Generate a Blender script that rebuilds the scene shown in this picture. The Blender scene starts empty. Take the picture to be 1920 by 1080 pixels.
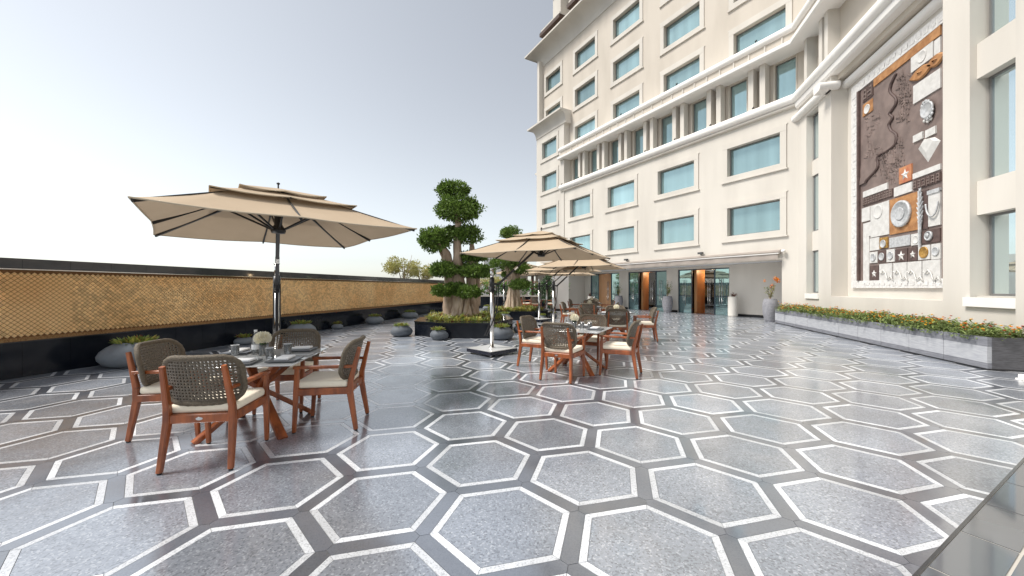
import bpy, bmesh, math, random
from math import sin, cos, pi, radians, sqrt
from mathutils import Vector, Matrix, noise

sc = bpy.context.scene
col = sc.collection
# ------------------------------------------------------------------ camera, sky, sun, exposure
YAW = 15.66                       # the terrace axis (+Y) lies this far right of the view
CAM_H = 1.5
cam_d = bpy.data.cameras.new('camera'); cam = bpy.data.objects.new('camera', cam_d); col.objects.link(cam)
cam.location = (0, 0, CAM_H); cam.rotation_euler = (pi/2, 0, radians(YAW))
cam_d.sensor_width = 36.0; cam_d.lens = 36.0*708/1920; cam_d.clip_start = .05; cam_d.clip_end = 3000
sc.camera = cam

SUN_TO = Vector((-.93, -.37, 0)).normalized(); SUN_EL = radians(56)
world = bpy.data.worlds.new('World'); sc.world = world; world.use_nodes = True
wn = world.node_tree; bg = wn.nodes['Background']
sky = wn.nodes.new('ShaderNodeTexSky'); sky.sky_type = 'NISHITA'; sky.sun_disc = False
sky.sun_elevation = SUN_EL; sky.sun_rotation = math.atan2(SUN_TO.x, SUN_TO.y) % (2*pi)
sky.air_density = 1.0; sky.dust_density = 1.0; sky.ozone_density = 2.0; sky.altitude = 100
hz = wn.nodes.new('ShaderNodeHueSaturation'); hz.inputs['Saturation'].default_value = .34     # milky, hazy air
wn.links.new(sky.outputs[0], hz.inputs['Color']); tn = wn.nodes.new('ShaderNodeMix'); tn.data_type = 'RGBA'; tn.blend_type = 'MULTIPLY'; tn.inputs['Factor'].default_value = 1; tn.inputs['B'].default_value = (1.01,1.005,.97,1)
wn.links.new(hz.outputs[0], tn.inputs['A']); wn.links.new(tn.outputs['Result'], bg.inputs[0]); bg.inputs[1].default_value = .070
sd = bpy.data.lights.new('sun', 'SUN'); sd.energy = 1.75; sd.angle = radians(18); sd.color = (1, .95, .88)
so = bpy.data.objects.new('sun', sd); col.objects.link(so)
sv = Vector((SUN_TO.x*cos(SUN_EL), SUN_TO.y*cos(SUN_EL), sin(SUN_EL)))
so.rotation_euler = sv.to_track_quat('Z', 'Y').to_euler(); so.location = (-20, 10, 25)
vs = sc.view_settings; vs.view_transform = 'Standard'; vs.look = 'None'; vs.gamma = 1; vs.exposure = 1.42
sc.render.resolution_x = 1024; sc.render.resolution_y = 576

# ------------------------------------------------------------------ measuring helpers
T = radians(YAW); CT, ST = cos(T), sin(T); FPX = 708.0
def cw(X, Z): return (X*CT - Z*ST, X*ST + Z*CT)          # right / forward metres -> ground x, y
def ray(px, py):
    x, y = cw((px-960)/FPX, 1); return x, y, (540-py)/FPX
def at_depth(px, py, Z):
    r = ray(px, py); return Vector((r[0]*Z, r[1]*Z, CAM_H+r[2]*Z))
def ground(px, py, z=0):
    r = ray(px, py); t = (z-CAM_H)/r[2]; return Vector((r[0]*t, r[1]*t, z))
Q2 = sqrt(2); SUM = 26.2; CORNER = (7.4, 18.8); W1 = 7.4; W2 = 7.9
def on_facade(px, py, n=0):
    r = ray(px, py); t = (SUM-n*Q2)/(r[0]+r[1]); x, y = r[0]*t, r[1]*t
    return ((CORNER[0]-x)+(y-CORNER[1]))/Q2, CAM_H+r[2]*t
def on_wing(px, py, w=W1):
    r = ray(px, py); t = w/r[0]; return r[1]*t, CAM_H+r[2]*t
def cam_angle(deg):                                     # heading, degrees right of view -> rotation about z of a thing facing +Y
    return T - radians(deg)

# ------------------------------------------------------------------ object helpers
WM = {}
def link(o, parent=None, M=None):
    M = M if M is not None else (WM[parent] if parent else Matrix())
    col.objects.link(o); WM[o] = M.copy()
    if parent:
        o.parent = parent; o.matrix_basis = WM[parent].inverted() @ M
    else:
        o.matrix_basis = M
    return o
def tag(o, label=None, cat=None, group=None, kind=None):
    if label: o['label'] = label
    if cat: o['category'] = cat
    if group: o['group'] = group
    if kind: o['kind'] = kind
    return o
def thing(name, label, cat, M=None, group=None):
    o = bpy.data.objects.new(name, None); o.empty_display_size = .2
    link(o, None, M if M is not None else Matrix()); return tag(o, label, cat, group)
def put(name, me, parent=None, M=None, **k):
    o = bpy.data.objects.new(name, me); link(o, parent, M); tag(o, **k); return o
def copy_tree(o, parent=None, M=None):
    c = o.copy(); c.parent = None
    base = M if M is not None else (WM[parent] @ WM[o.parent].inverted() @ WM[o])
    link(c, parent, base)
    for ch in [x for x in KIDS.get(o, [])]:
        copy_tree(ch, c)
    return c
KIDS = {}
_link = link
def link(o, parent=None, M=None):
    r = _link(o, parent, M)
    if parent: KIDS.setdefault(parent, []).append(o)
    return r
def TR(x, y, z=0, rz=0): return Matrix.Translation((x, y, z)) @ Matrix.Rotation(rz, 4, 'Z')

class MB:
    def __init__(s): s.v = []; s.f = []; s.m = []; s.sm = []
    def add(s, vs, fs, mi=0, smooth=False):
        b = len(s.v); s.v += [tuple(v) for v in vs]
        for f in fs: s.f.append(tuple(b+i for i in f)); s.m.append(mi); s.sm.append(smooth)
    def box(s, x0, x1, y0, y1, z0, z1, mi=0):
        s.add([(x0,y0,z0),(x1,y0,z0),(x1,y1,z0),(x0,y1,z0),(x0,y0,z1),(x1,y0,z1),(x1,y1,z1),(x0,y1,z1)],
              [(3,2,1,0),(4,5,6,7),(0,1,5,4),(1,2,6,5),(2,3,7,6),(3,0,4,7)], mi)
    def prism(s, poly, z0, z1, mi=0, top=True, bottom=True, smooth=False):
        n = len(poly)
        s.add([(p[0],p[1],z0) for p in poly]+[(p[0],p[1],z1) for p in poly],
              ([tuple(range(n-1,-1,-1))] if bottom else [])+([tuple(range(n,2*n))] if top else []), mi)
        b = len(s.v)-2*n
        for i in range(n):
            j = (i+1) % n
            s.f.append((b+i, b+j, b+n+j, b+n+i)); s.m.append(mi); s.sm.append(smooth)
    def extrude_profile(s, prof, u0, u1, mi=0, axis='x', smooth=False, mit0=0, mit1=0):
        # prof: (n, z) points; extruded along x; mitres shift ends by n*mit
        n = len(prof); vs = [(u0+p[0]*mit0, p[0], p[1]) for p in prof]+[(u1+p[0]*mit1, p[0], p[1]) for p in prof]
        fs = [tuple(range(n)), tuple(range(2*n-1, n-1, -1))]
        s.add(vs, fs, mi); b = len(s.v)-2*n
        for i in range(n):
            j = (i+1) % n; s.f.append((b+j, b+i, b+n+i, b+n+j)); s.m.append(mi); s.sm.append(smooth)
    def tube(s, pts, rad, n=10, mi=0, cap=True, smooth=True, squash=None):
        pts = [Vector(p) for p in pts]; k = len(pts)
        if not hasattr(rad, '__len__'): rad = [rad]*k
        b = len(s.v); up = None
        for i, p in enumerate(pts):
            d = (pts[min(i+1,k-1)]-pts[max(i-1,0)]).normalized()
            if up is None:
                up = Vector((0,0,1)) if abs(d.z) < .9 else Vector((1,0,0))
            a = d.cross(up).normalized(); up = a.cross(d).normalized()
            for j in range(n):
                t = 2*pi*j/n
                s.v.append(tuple(p+a*(cos(t)*rad[i])+up*(sin(t)*rad[i]*(squash or 1))))
        for i in range(k-1):
            for j in range(n):
                q = (j+1) % n
                s.f.append((b+i*n+j, b+(i+1)*n+j, b+(i+1)*n+q, b+i*n+q)[::-1]); s.m.append(mi); s.sm.append(smooth)
        if cap:
            s.f.append(tuple(b+j for j in range(n))[::1]); s.m.append(mi); s.sm.append(False)
            s.f.append(tuple(b+(k-1)*n+j for j in range(n-1,-1,-1))); s.m.append(mi); s.sm.append(False)
    def beam(s, p, q, w, h, mi=0, w2=None, h2=None, side=None):
        p, q = Vector(p), Vector(q); d = (q-p).normalized()
        a = Vector(side).normalized() if side else (d.cross(Vector((0,0,1))) if abs(d.z) < .95 else Vector((1,0,0)))
        a = (a - d*a.dot(d)).normalized(); b_ = a.cross(d).normalized()
        w2 = w2 or w; h2 = h2 or h; vs = []
        for c, ww, hh in ((p, w, h), (q, w2, h2)):
            ch = min(ww, hh)*.18
            for x, y in ((-1,-1),(1,-1),(1,1),(-1,1)):
                if x*y > 0: o = ((x*(ww/2), y*(hh/2-ch)), (x*(ww/2-ch), y*(hh/2)))
                else: o = ((x*(ww/2-ch), y*(hh/2)), (x*(ww/2), y*(hh/2-ch)))
                for (X, Y) in o: vs.append(c+a*X+b_*Y)
        n = 8; fs = [tuple(range(n)), tuple(range(2*n-1, n-1, -1))]
        for i in range(n): fs.append(((i+1) % n, i, n+i, n+(i+1) % n))
        s.add(vs, fs, mi)
    def lathe(s, prof, n=24, mi=0, cx=0, cy=0, cap=True, sx=1, sy=1, smooth=True):
        b = len(s.v)
        for r, z in prof:
            for j in range(n):
                t = 2*pi*j/n; s.v.append((cx+r*cos(t)*sx, cy+r*sin(t)*sy, z))
        for i in range(len(prof)-1):
            for j in range(n):
                q = (j+1) % n; s.f.append((b+i*n+j, b+i*n+q, b+(i+1)*n+q, b+(i+1)*n+j)); s.m.append(mi); s.sm.append(smooth)
        if cap:
            s.f.append(tuple(b+j for j in range(n-1,-1,-1))); s.m.append(mi); s.sm.append(False)
            e = b+(len(prof)-1)*n; s.f.append(tuple(e+j for j in range(n))); s.m.append(mi); s.sm.append(False)
    def leaf(s, p, d, up, L, W, mi=0):
        d = d.normalized(); a = d.cross(up)
        if a.length < 1e-4: a = d.cross(Vector((.3,.5,.8)))
        a.normalize(); c = a.cross(d)
        s.add([p, p+d*L*.5+a*W*.5+c*L*.06, p+d*L-c*L*.08, p+d*L*.5-a*W*.5+c*L*.06], [(0,1,2,3)], mi)
    def mesh(s, name, mats, fix=False):
        me = bpy.data.meshes.new(name); me.from_pydata(s.v, [], s.f)
        if not isinstance(mats, (list, tuple)): mats = [mats]
        for m in mats: me.materials.append(m)
        me.polygons.foreach_set('material_index', s.m); me.polygons.foreach_set('use_smooth', s.sm)
        if fix:
            bm = bmesh.new(); bm.from_mesh(me); bmesh.ops.recalc_face_normals(bm, faces=bm.faces); bm.to_mesh(me); bm.free()
        me.update(); return me
    def build(s, name, mats, parent=None, M=None, fix=True, **k):
        return put(name, s.mesh(name, mats, fix), parent, M, **k)

def bevelled_box(x, y, z, bev, seg=2):
    bm = bmesh.new(); bmesh.ops.create_cube(bm, size=1)
    bmesh.ops.scale(bm, vec=(x, y, z), verts=bm.verts)
    bmesh.ops.bevel(bm, geom=bm.edges[:], offset=bev, segments=seg, affect='EDGES', profile=.6)
    return bm
def bm_mesh(bm, name, mat, smooth=True, ang=40):
    me = bpy.data.meshes.new(name); bm.to_mesh(me); bm.free()
    for m in (mat if isinstance(mat, (list, tuple)) else [mat]): me.materials.append(m)
    if smooth:
        me.polygons.foreach_set('use_smooth', [True]*len(me.polygons)); me.set_sharp_from_angle(angle=radians(ang))
    return me

# ------------------------------------------------------------------ materials
def srgb(r, g, b):
    def f(c): c /= 255; return c/12.92 if c <= .04045 else ((c+.055)/1.055)**2.4
    return (f(r), f(g), f(b))
MATS = {}
def mat(name, c, rough=.5, c2=None, scale=5, detail=4, bump=0, bscale=None, metal=0, spec=.5, ior=None, coat=0, coat_r=.05,
        island=0, stretch=None, contrast=(.35, .65), trans=0, sheen=0, sss=0, r2=None):
    m = bpy.data.materials.new(name); m.use_nodes = True; nt = m.node_tree; N = nt.nodes; p = N['Principled BSDF']
    p.inputs['Base Color'].default_value = (*c, 1); p.inputs['Roughness'].default_value = rough
    p.inputs['Metallic'].default_value = metal; p.inputs['Specular IOR Level'].default_value = spec
    if ior: p.inputs['IOR'].default_value = ior
    p.inputs['Coat Weight'].default_value = coat; p.inputs['Coat Roughness'].default_value = coat_r
    p.inputs['Sheen Weight'].default_value = sheen
    geo = N.new('ShaderNodeNewGeometry'); pos = geo.outputs['Position']
    if stretch:
        mp = N.new('ShaderNodeMapping'); mp.inputs['Scale'].default_value = stretch
        nt.links.new(pos, mp.inputs[0]); pos = mp.outputs[0]
    colr = None
    if c2:
        nz = N.new('ShaderNodeTexNoise'); nz.inputs['Scale'].default_value = scale; nz.inputs['Detail'].default_value = detail
        nt.links.new(pos, nz.inputs['Vector'])
        rp = N.new('ShaderNodeMapRange'); rp.inputs[1].default_value = contrast[0]; rp.inputs[2].default_value = contrast[1]
        nt.links.new(nz.outputs[0], rp.inputs[0])
        mx = N.new('ShaderNodeMix'); mx.data_type = 'RGBA'
        mx.inputs['A'].default_value = (*c, 1); mx.inputs['B'].default_value = (*c2, 1)
        nt.links.new(rp.outputs[0], mx.inputs['Factor']); colr = mx.outputs['Result']
        if r2 is not None:
            rr = N.new('ShaderNodeMapRange'); rr.inputs[1].default_value = .3; rr.inputs[2].default_value = .7
            rr.inputs[3].default_value = rough; rr.inputs[4].default_value = r2
            nt.links.new(nz.outputs[0], rr.inputs[0]); nt.links.new(rr.outputs[0], p.inputs['Roughness'])
    if island:
        hs = N.new('ShaderNodeHueSaturation')
        if colr: nt.links.new(colr, hs.inputs['Color'])
        else: hs.inputs['Color'].default_value = (*c, 1)
        mr = N.new('ShaderNodeMapRange'); mr.inputs[3].default_value = 1-island; mr.inputs[4].default_value = 1+island
        nt.links.new(geo.outputs['Random Per Island'], mr.inputs[0]); nt.links.new(mr.outputs[0], hs.inputs['Value'])
        colr = hs.outputs[0]
    if colr: nt.links.new(colr, p.inputs['Base Color'])
    if bump:
        nb = N.new('ShaderNodeTexNoise'); nb.inputs['Scale'].default_value = bscale or scale*4; nb.inputs['Detail'].default_value = 5
        nt.links.new(pos, nb.inputs['Vector'])
        bp = N.new('ShaderNodeBump'); bp.inputs['Strength'].default_value = bump; bp.inputs['Distance'].default_value = .01
        nt.links.new(nb.outputs[0], bp.inputs['Height']); nt.links.new(bp.outputs[0], p.inputs['Normal'])
    if trans:
        tr = N.new('ShaderNodeBsdfTranslucent'); ms = N.new('ShaderNodeMixShader'); ms.inputs[0].default_value = trans
        if colr: nt.links.new(colr, tr.inputs[0])
        else: tr.inputs[0].default_value = (*c, 1)
        nt.links.new(p.outputs[0], ms.inputs[1]); nt.links.new(tr.outputs[0], ms.inputs[2])
        nt.links.new(ms.outputs[0], N['Material Output'].inputs[0])
    MATS[name] = m; return m
def granite(name, base, specks, dark, rough, coat, scale=90):
    # speckled polished stone: two scales of cells mixed into the base colour
    m = mat(name, base, rough, coat=coat, coat_r=.07); nt = m.node_tree; N = nt.nodes; p = N['Principled BSDF']
    p.inputs['Coat IOR'].default_value = 3.3
    geo = N.new('ShaderNodeNewGeometry')
    v = N.new('ShaderNodeTexVoronoi'); v.inputs['Scale'].default_value = scale; nt.links.new(geo.outputs['Position'], v.inputs['Vector'])
    sp = N.new('ShaderNodeSeparateColor'); nt.links.new(v.outputs['Color'], sp.inputs[0])
    rp = N.new('ShaderNodeValToRGB'); e = rp.color_ramp.elements
    e[0].position = .0; e[0].color = (*dark, 1); e[1].position = 1; e[1].color = (*specks, 1)
    e2 = e.new(.3); e2.color = (*base, 1); e3 = e.new(.8); e3.color = (*[x*1.1 for x in base], 1)
    nt.links.new(sp.outputs[0], rp.inputs[0])
    nz = N.new('ShaderNodeTexNoise'); nz.inputs['Scale'].default_value = 1.7; nz.inputs['Detail'].default_value = 6; nt.links.new(geo.outputs['Position'], nz.inputs['Vector'])
    mr = N.new('ShaderNodeMapRange'); mr.inputs[1].default_value = .3; mr.inputs[2].default_value = .7; mr.inputs[3].default_value = .82; mr.inputs[4].default_value = 1.18
    nt.links.new(nz.outputs[0], mr.inputs[0])
    hs = N.new('ShaderNodeHueSaturation'); nt.links.new(rp.outputs[0], hs.inputs['Color']); nt.links.new(mr.outputs[0], hs.inputs['Value'])
    oi = N.new('ShaderNodeObjectInfo'); mo = N.new('ShaderNodeMapRange'); mo.inputs[3].default_value = .76; mo.inputs[4].default_value = 1.24
    ad = N.new('ShaderNodeMath'); ad.operation = 'ADD'; fr_ = N.new('ShaderNodeMath'); fr_.operation = 'FRACT'
    nt.links.new(oi.outputs['Random'], ad.inputs[0]); nt.links.new(geo.outputs['Random Per Island'], ad.inputs[1]); nt.links.new(ad.outputs[0], fr_.inputs[0]); nt.links.new(fr_.outputs[0], mo.inputs[0])
    h2 = N.new('ShaderNodeHueSaturation'); nt.links.new(hs.outputs[0], h2.inputs['Color']); nt.links.new(mo.outputs[0], h2.inputs['Value'])
    nt.links.new(h2.outputs[0], p.inputs['Base Color'])
    # slight polish unevenness so that reflections smear
    n2 = N.new('ShaderNodeTexNoise'); n2.inputs['Scale'].default_value = 2.3; n2.inputs['Detail'].default_value = 5; nt.links.new(geo.outputs['Position'], n2.inputs['Vector'])
    m2 = N.new('ShaderNodeMapRange'); m2.inputs[1].default_value = .35; m2.inputs[2].default_value = .7; m2.inputs[3].default_value = .09; m2.inputs[4].default_value = .27
    nt.links.new(n2.outputs[0], m2.inputs[0]); nt.links.new(m2.outputs[0], p.inputs['Coat Roughness'])
    n3 = N.new('ShaderNodeTexNoise'); n3.inputs['Scale'].default_value = 5; n3.inputs['Detail'].default_value = 3; nt.links.new(geo.outputs['Position'], n3.inputs['Vector'])
    bp = N.new('ShaderNodeBump'); bp.inputs['Strength'].default_value = .03; bp.inputs['Distance'].default_value = .02
    nt.links.new(n3.outputs[0], bp.inputs['Height']); nt.links.new(bp.outputs[0], p.inputs['Coat Normal'])
    return m
M_slab = granite('slab_granite', (.215,.238,.278), (.38,.405,.445), (.115,.129,.155), .38, .9, 95)
M_border = granite('border_granite', (.62,.64,.67), (.70,.72,.75), (.38,.395,.42), .4, .7, 140)
M_band = granite('band_granite', (.105,.118,.145), (.125,.138,.165), (.085,.096,.12), .3, 1, 160)
M_grout = mat('grout', (.2,.2,.2), .8)
M_bronze = mat('polished_stone', (.11,.12,.132), .06, (.088,.096,.106), 1.3, spec=.8, ior=1.8)
M_jointlight = mat('pale_joint', (.5,.47,.42), .6)
M_black = mat('black_granite', (.007,.009,.014), .12, (.013,.015,.02), 3, spec=.28)
M_cap = mat('cap_granite', (.03,.032,.036), .25, (.05,.05,.052), 2.5, coat=.3)
M_gold = mat('gold_stud', srgb(248,220,172), .5, srgb(236,200,146), 1.0, island=.2, spec=.4)
M_goldback = mat('gold_back', srgb(120,84,48), .8)
M_goldstrip = mat('gold_gravel_strip', srgb(170,130,84), .8, srgb(120,84,48), 60, bump=.6)
M_plaster = mat('cream_plaster', (.58,.525,.455), .85, (.50,.45,.385), 1.1, detail=7, bump=.12, bscale=40, stretch=(1,1,.22), contrast=(.38,.72))
M_plaster2 = mat('pale_plaster', (.62,.585,.53), .85, (.54,.507,.458), 1.0, detail=7, bump=.1, bscale=40, stretch=(1,1,.2), contrast=(.40,.75))
M_white = mat('white_moulding', (.82,.80,.77), .6, (.76,.74,.71), .9, detail=5)
M_frame = mat('window_frame_grey', (.20,.20,.20), .4, metal=.4)
M_reveal = mat('reveal_plaster', (.62,.57,.50), .85, (.58,.53,.46), .8)
M_wood = mat('teak_wood', srgb(164,88,42), .38, srgb(116,58,26), 14, stretch=(1,1,.25), coat=.25, coat_r=.2, bump=.05)
M_wicker = mat('wicker', (.14,.108,.07), .6, (.088,.068,.044), 60, bump=.9, bscale=140, sheen=.3)
M_wicker2 = mat('wicker_rim', (.16,.125,.084), .6, (.10,.08,.054), 70, bump=1, bscale=160)
M_cushion = mat('cream_cushion', (.90,.82,.66), .9, (.86,.77,.61), 9, sheen=.4, bump=.15, bscale=60)
M_rubber = mat('black_rubber', (.015,.015,.015), .6)
M_badge = mat('metal_badge', (.6,.6,.6), .3, metal=1)
M_canvas = mat('beige_canvas', (.47,.365,.255), .9, (.44,.34,.235), 2.5, trans=.10, bump=.06, bscale=300)
M_canvas_edge = mat('canvas_hem', (.50,.42,.31), .9)
M_blackmetal = mat('black_metal', (.012,.012,.013), .4, spec=.5)
M_chrome = mat('brushed_steel', (.62,.61,.59), .18, metal=1)
M_plate = mat('steel_plate', (.82,.82,.81), .38, metal=.6)  # whitened: the sky reflected on the base top is put into the colour
M_plateside = mat('plate_side', (.008,.01,.022), .25)
M_pot = mat('grey_concrete_pot', (.18,.20,.22), .75, (.145,.16,.178), 6, bump=.12)
M_potdark = mat('dark_pot', (.10,.115,.135), .7, (.078,.09,.105), 6, bump=.1)
M_urn = mat('grey_urn', (.27,.27,.29), .8, (.21,.21,.23), 12, bump=.3)
M_whitepot = mat('white_pot', (.72,.69,.63), .6, (.68,.65,.59), 2)
M_soil = mat('soil', (.06,.04,.028), .95, (.03,.02,.014), 20, bump=.8)
M_leaf = mat('ficus_leaf', (.10,.17,.03), .45, (.15,.235,.045), 3, island=.5, trans=.28, spec=.4)
M_leafdark = mat('dark_leaf', (.022,.06,.016), .5, (.035,.085,.02), 3, island=.5, trans=.15)
M_succ = mat('succulent_leaf', (.16,.26,.05), .5, (.26,.30,.07), 9, island=.4, trans=.2)
M_succ2 = mat('ground_cover_leaf', (.27,.32,.06), .55, (.40,.34,.08), 2.5, island=.45, trans=.25)
M_redleaf = mat('red_leaf', (.30,.05,.025), .5, (.16,.05,.02), 4, island=.4, trans=.2)
M_brightleaf = mat('bright_leaf', (.09,.24,.03), .4, (.05,.15,.02), 3, island=.4, trans=.25)
M_paleleaf = mat('pale_leaf', (.50,.46,.17), .7, (.40,.40,.15), 1.2, island=.3, trans=.35)
M_bark = mat('fig_bark', (.47,.36,.27), .8, (.27,.19,.13), 7, bump=.9, bscale=25, stretch=(1,1,.35))
M_bark2 = mat('pale_bark', (.58,.47,.36), .8, (.36,.26,.18), 8, bump=.9, bscale=25, stretch=(1,1,.3))
M_marleaf = mat('marigold_leaf', (.15,.21,.06), .55, (.21,.26,.085), 4, island=.5, trans=.2)
M_orange = mat('orange_petal', (.75,.17,.015), .6, (.85,.34,.02), 6, island=.35, trans=.15)
M_yellow = mat('yellow_petal', (.88,.52,.03), .6, island=.25, trans=.15)
M_red = mat('rust_petal', (.42,.06,.012), .6, island=.3, trans=.15)
M_petal = mat('cream_petal', (.80,.74,.55), .7, (.85,.82,.72), 30, trans=.2)
M_planterpale = mat('pale_stone', (.40,.41,.43), .75, (.32,.33,.36), 9, stretch=(1,.6,5), bump=.25, bscale=30)
M_plantergrey = mat('grey_stone', (.20,.205,.23), .75, (.145,.15,.17), 9, stretch=(1,.6,6), bump=.3, bscale=30)
M_plantend = mat('dark_stone', (.10,.10,.11), .8, (.065,.065,.07), 9, stretch=(1,.6,6), bump=.35, bscale=30)
M_linen = mat('white_linen', (.80,.80,.80), .85, sheen=.3)
M_china = mat('charcoal_china', (.10,.105,.115), .3)
M_porcelain = mat('white_porcelain', (.78,.78,.78), .2)
M_awning = mat('awning_fabric', (.36,.315,.28), .9, (.32,.28,.25), 3, bump=.1)
M_soffit = mat('soffit', (.66,.665,.68), .6)
M_doorframe = mat('door_frame', (.055,.075,.10), .35, metal=.5)
M_woodwall = mat('interior_wood', (.50,.27,.13), .4, (.38,.19,.085), 3, stretch=(1,1,.2))
M_woodfloor = mat('interior_floor', (.26,.10,.04), .25, (.2,.07,.03), 3)
M_dark = mat('dark_interior', (.006,.006,.012), .8)
M_lamp = mat('lamp_glow', (1,.8,.5), .5); M_lamp.node_tree.nodes['Principled BSDF'].inputs['Emission Color'].default_value = (1,.75,.42,1); M_lamp.node_tree.nodes['Principled BSDF'].inputs['Emission Strength'].default_value = 6
M_skirting = mat('black_skirting', (.012,.012,.014), .3)
M_brownroof = mat('brown_eave', (.07,.035,.022), .6, (.045,.022,.014), 8)
M_mur_brown = mat('mural_brown', srgb(128,112,106), .6, srgb(106,92,87), 2.5, bump=.3, bscale=14)
M_mur_dark = mat('mural_dark', srgb(92,74,70), .6, srgb(76,61,58), 6)
M_mur_white = mat('mural_white', (.62,.61,.59), .7, (.52,.51,.49), 6, bump=.5, bscale=22)
M_mur_orange = mat('mural_orange', srgb(178,130,84), .6, srgb(146,100,60), 5, bump=.6, bscale=16)
M_mur_red = mat('mural_red', srgb(166,94,68), .55, srgb(192,140,96), 4)
M_mur_silver = mat('mural_silver', (.55,.56,.57), .4, (.40,.41,.42), 12, metal=.15, bump=.8, bscale=30)
M_mur_gold = mat('mural_gold', srgb(190,150,80), .4, srgb(150,110,50), 12, metal=.4, bump=.8, bscale=30)
M_mur_frame = mat('mural_carved_frame', (.70,.69,.67), .75, (.55,.54,.53), 14, bump=1.0, bscale=14)
def glassy(name, tint, rough=.02, clear=.0, ior=1.9, streak=0, base=None, metal=0, white=0):
    m = bpy.data.materials.new(name); m.use_nodes = True; nt = m.node_tree; N = nt.nodes; p = N['Principled BSDF']
    p.inputs['Base Color'].default_value = (*(base or tint), 1); p.inputs['Roughness'].default_value = rough; p.inputs['IOR'].default_value = ior; p.inputs['Metallic'].default_value = metal
    if streak:
        g = N.new('ShaderNodeNewGeometry'); mp = N.new('ShaderNodeMapping'); mp.inputs['Scale'].default_value = (1,1,.06)
        nt.links.new(g.outputs['Position'], mp.inputs[0])
        nz = N.new('ShaderNodeTexNoise'); nz.inputs['Scale'].default_value = 2.2; nz.inputs['Detail'].default_value = 4; nt.links.new(mp.outputs[0], nz.inputs['Vector'])
        rp = N.new('ShaderNodeMapRange'); rp.inputs[1].default_value = .3; rp.inputs[2].default_value = .7; rp.inputs[3].default_value = 1-streak; rp.inputs[4].default_value = 1+streak
        nt.links.new(nz.outputs[0], rp.inputs[0])
        oi = N.new('ShaderNodeObjectInfo'); mm = N.new('ShaderNodeMapRange'); mm.inputs[3].default_value = .62; mm.inputs[4].default_value = 1.12
        nt.links.new(oi.outputs['Random'], mm.inputs[0]); ml = N.new('ShaderNodeMath'); ml.operation = 'MULTIPLY'; nt.links.new(mm.outputs[0], ml.inputs[0]); nt.links.new(rp.outputs[0], ml.inputs[1])
        hs = N.new('ShaderNodeHueSaturation'); hs.inputs['Color'].default_value = (*(base or tint), 1); nt.links.new(ml.outputs[0], hs.inputs['Value'])
        nt.links.new(hs.outputs[0], p.inputs['Base Color'])
    if clear:
        tb = N.new('ShaderNodeBsdfTransparent'); tb.inputs[0].default_value = (*tint, 1)
        ms = N.new('ShaderNodeMixShader'); ms.inputs[0].default_value = clear
        gl = N.new('ShaderNodeBsdfGlossy'); gl.inputs['Roughness'].default_value = rough
        fr = N.new('ShaderNodeFresnel'); fr.inputs[0].default_value = ior
        nt.links.new(fr.outputs[0], ms.inputs[0]); nt.links.new(tb.outputs[0], ms.inputs[1]); nt.links.new(gl.outputs[0], ms.inputs[2])
        out = ms.outputs[0]
        if white:                                         # a milky share that paints bright sky reflections into the glass
            m3 = N.new('ShaderNodeMixShader'); m3.inputs[0].default_value = white; p.inputs['Base Color'].default_value = (.86,.87,.87,1)
            nt.links.new(out, m3.inputs[1]); nt.links.new(p.outputs[0], m3.inputs[2]); out = m3.outputs[0]
        nt.links.new(out, N['Material Output'].inputs[0])
    return m
M_winglass = glassy('teal_window_glass', (.1,.3,.34), .03, ior=1.5, streak=.12, base=(.35,.505,.525), metal=.6)
M_wingglass = glassy('pale_window_glass', (.3,.45,.47), .02, ior=1.5, base=(.72,.84,.86), metal=.9)
M_doorglass = glassy('door_glass', (.40,.66,.66), .01, clear=1, ior=3.0)
M_sidelight = glassy('sidelight_glass', (.3,.5,.5), .015, ior=1.5, base=(.34,.52,.53), metal=.75)
M_tableglass = glassy('table_glass', (.80,.84,.84), .03, clear=1, ior=2.8, white=.55)
M_tumbler = glassy('clear_glass', (.985,.99,.99), .01, clear=1, ior=1.5, white=.10)
M_greenstem = mat('vase_stems', (.03,.09,.015), .4, (.06,.16,.03), 60)
rnd = random.Random(7)

# ================================================================== TERRACE FLOOR
HEX_R = .3452*1.5; HC = cw(.9651*1.5, 1.8665*1.5)
AP = HEX_R*sqrt(3)/2
DIAG = .963                                              # edging line: y - x = DIAG
def left_wall_x(y): return -9.62 - .066*(y-3.6)
fl = MB(); fl.add([(-14,-6,-.005),(26,-6,-.005),(26,48,-.005),(-14,48,-.005)], [(0,1,2,3)])
floor = fl.build('terrace_floor', M_grout, kind='structure')
def hexpt(a, r): return (r*cos(radians(a)), r*sin(radians(a)))
GAP = .0016
def shrink(poly, g):
    # inset a convex polygon by g
    n = len(poly); out = []
    for i in range(n):
        p0, p1, p2 = Vector(poly[i-1]), Vector(poly[i]), Vector(poly[(i+1) % n])
        d1, d2 = (p1-p0).normalized(), (p2-p1).normalized()
        n1, n2 = Vector((-d1.y, d1.x)), Vector((-d2.y, d2.x))
        k = 1+n1.dot(n2); out.append(tuple(p1+(n1+n2)*(g/max(k,.3))))
    return out
def clip(poly, a, b, c):
    out = []
    for i in range(len(poly)):
        p, q = poly[i], poly[(i+1) % len(poly)]
        dp, dq = a*p[0]+b*p[1]-c, a*q[0]+b*q[1]-c
        if dp >= 0: out.append(p)
        if dp*dq < 0:
            t = dp/(dp-dq); out.append((p[0]+(q[0]-p[0])*t, p[1]+(q[1]-p[1])*t))
    return out
CO = 2/sqrt(3)
slab_poly = shrink([hexpt(90+60*k, .352*CO) for k in range(6)], GAP)
border_polys = []; band_polys = []
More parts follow.
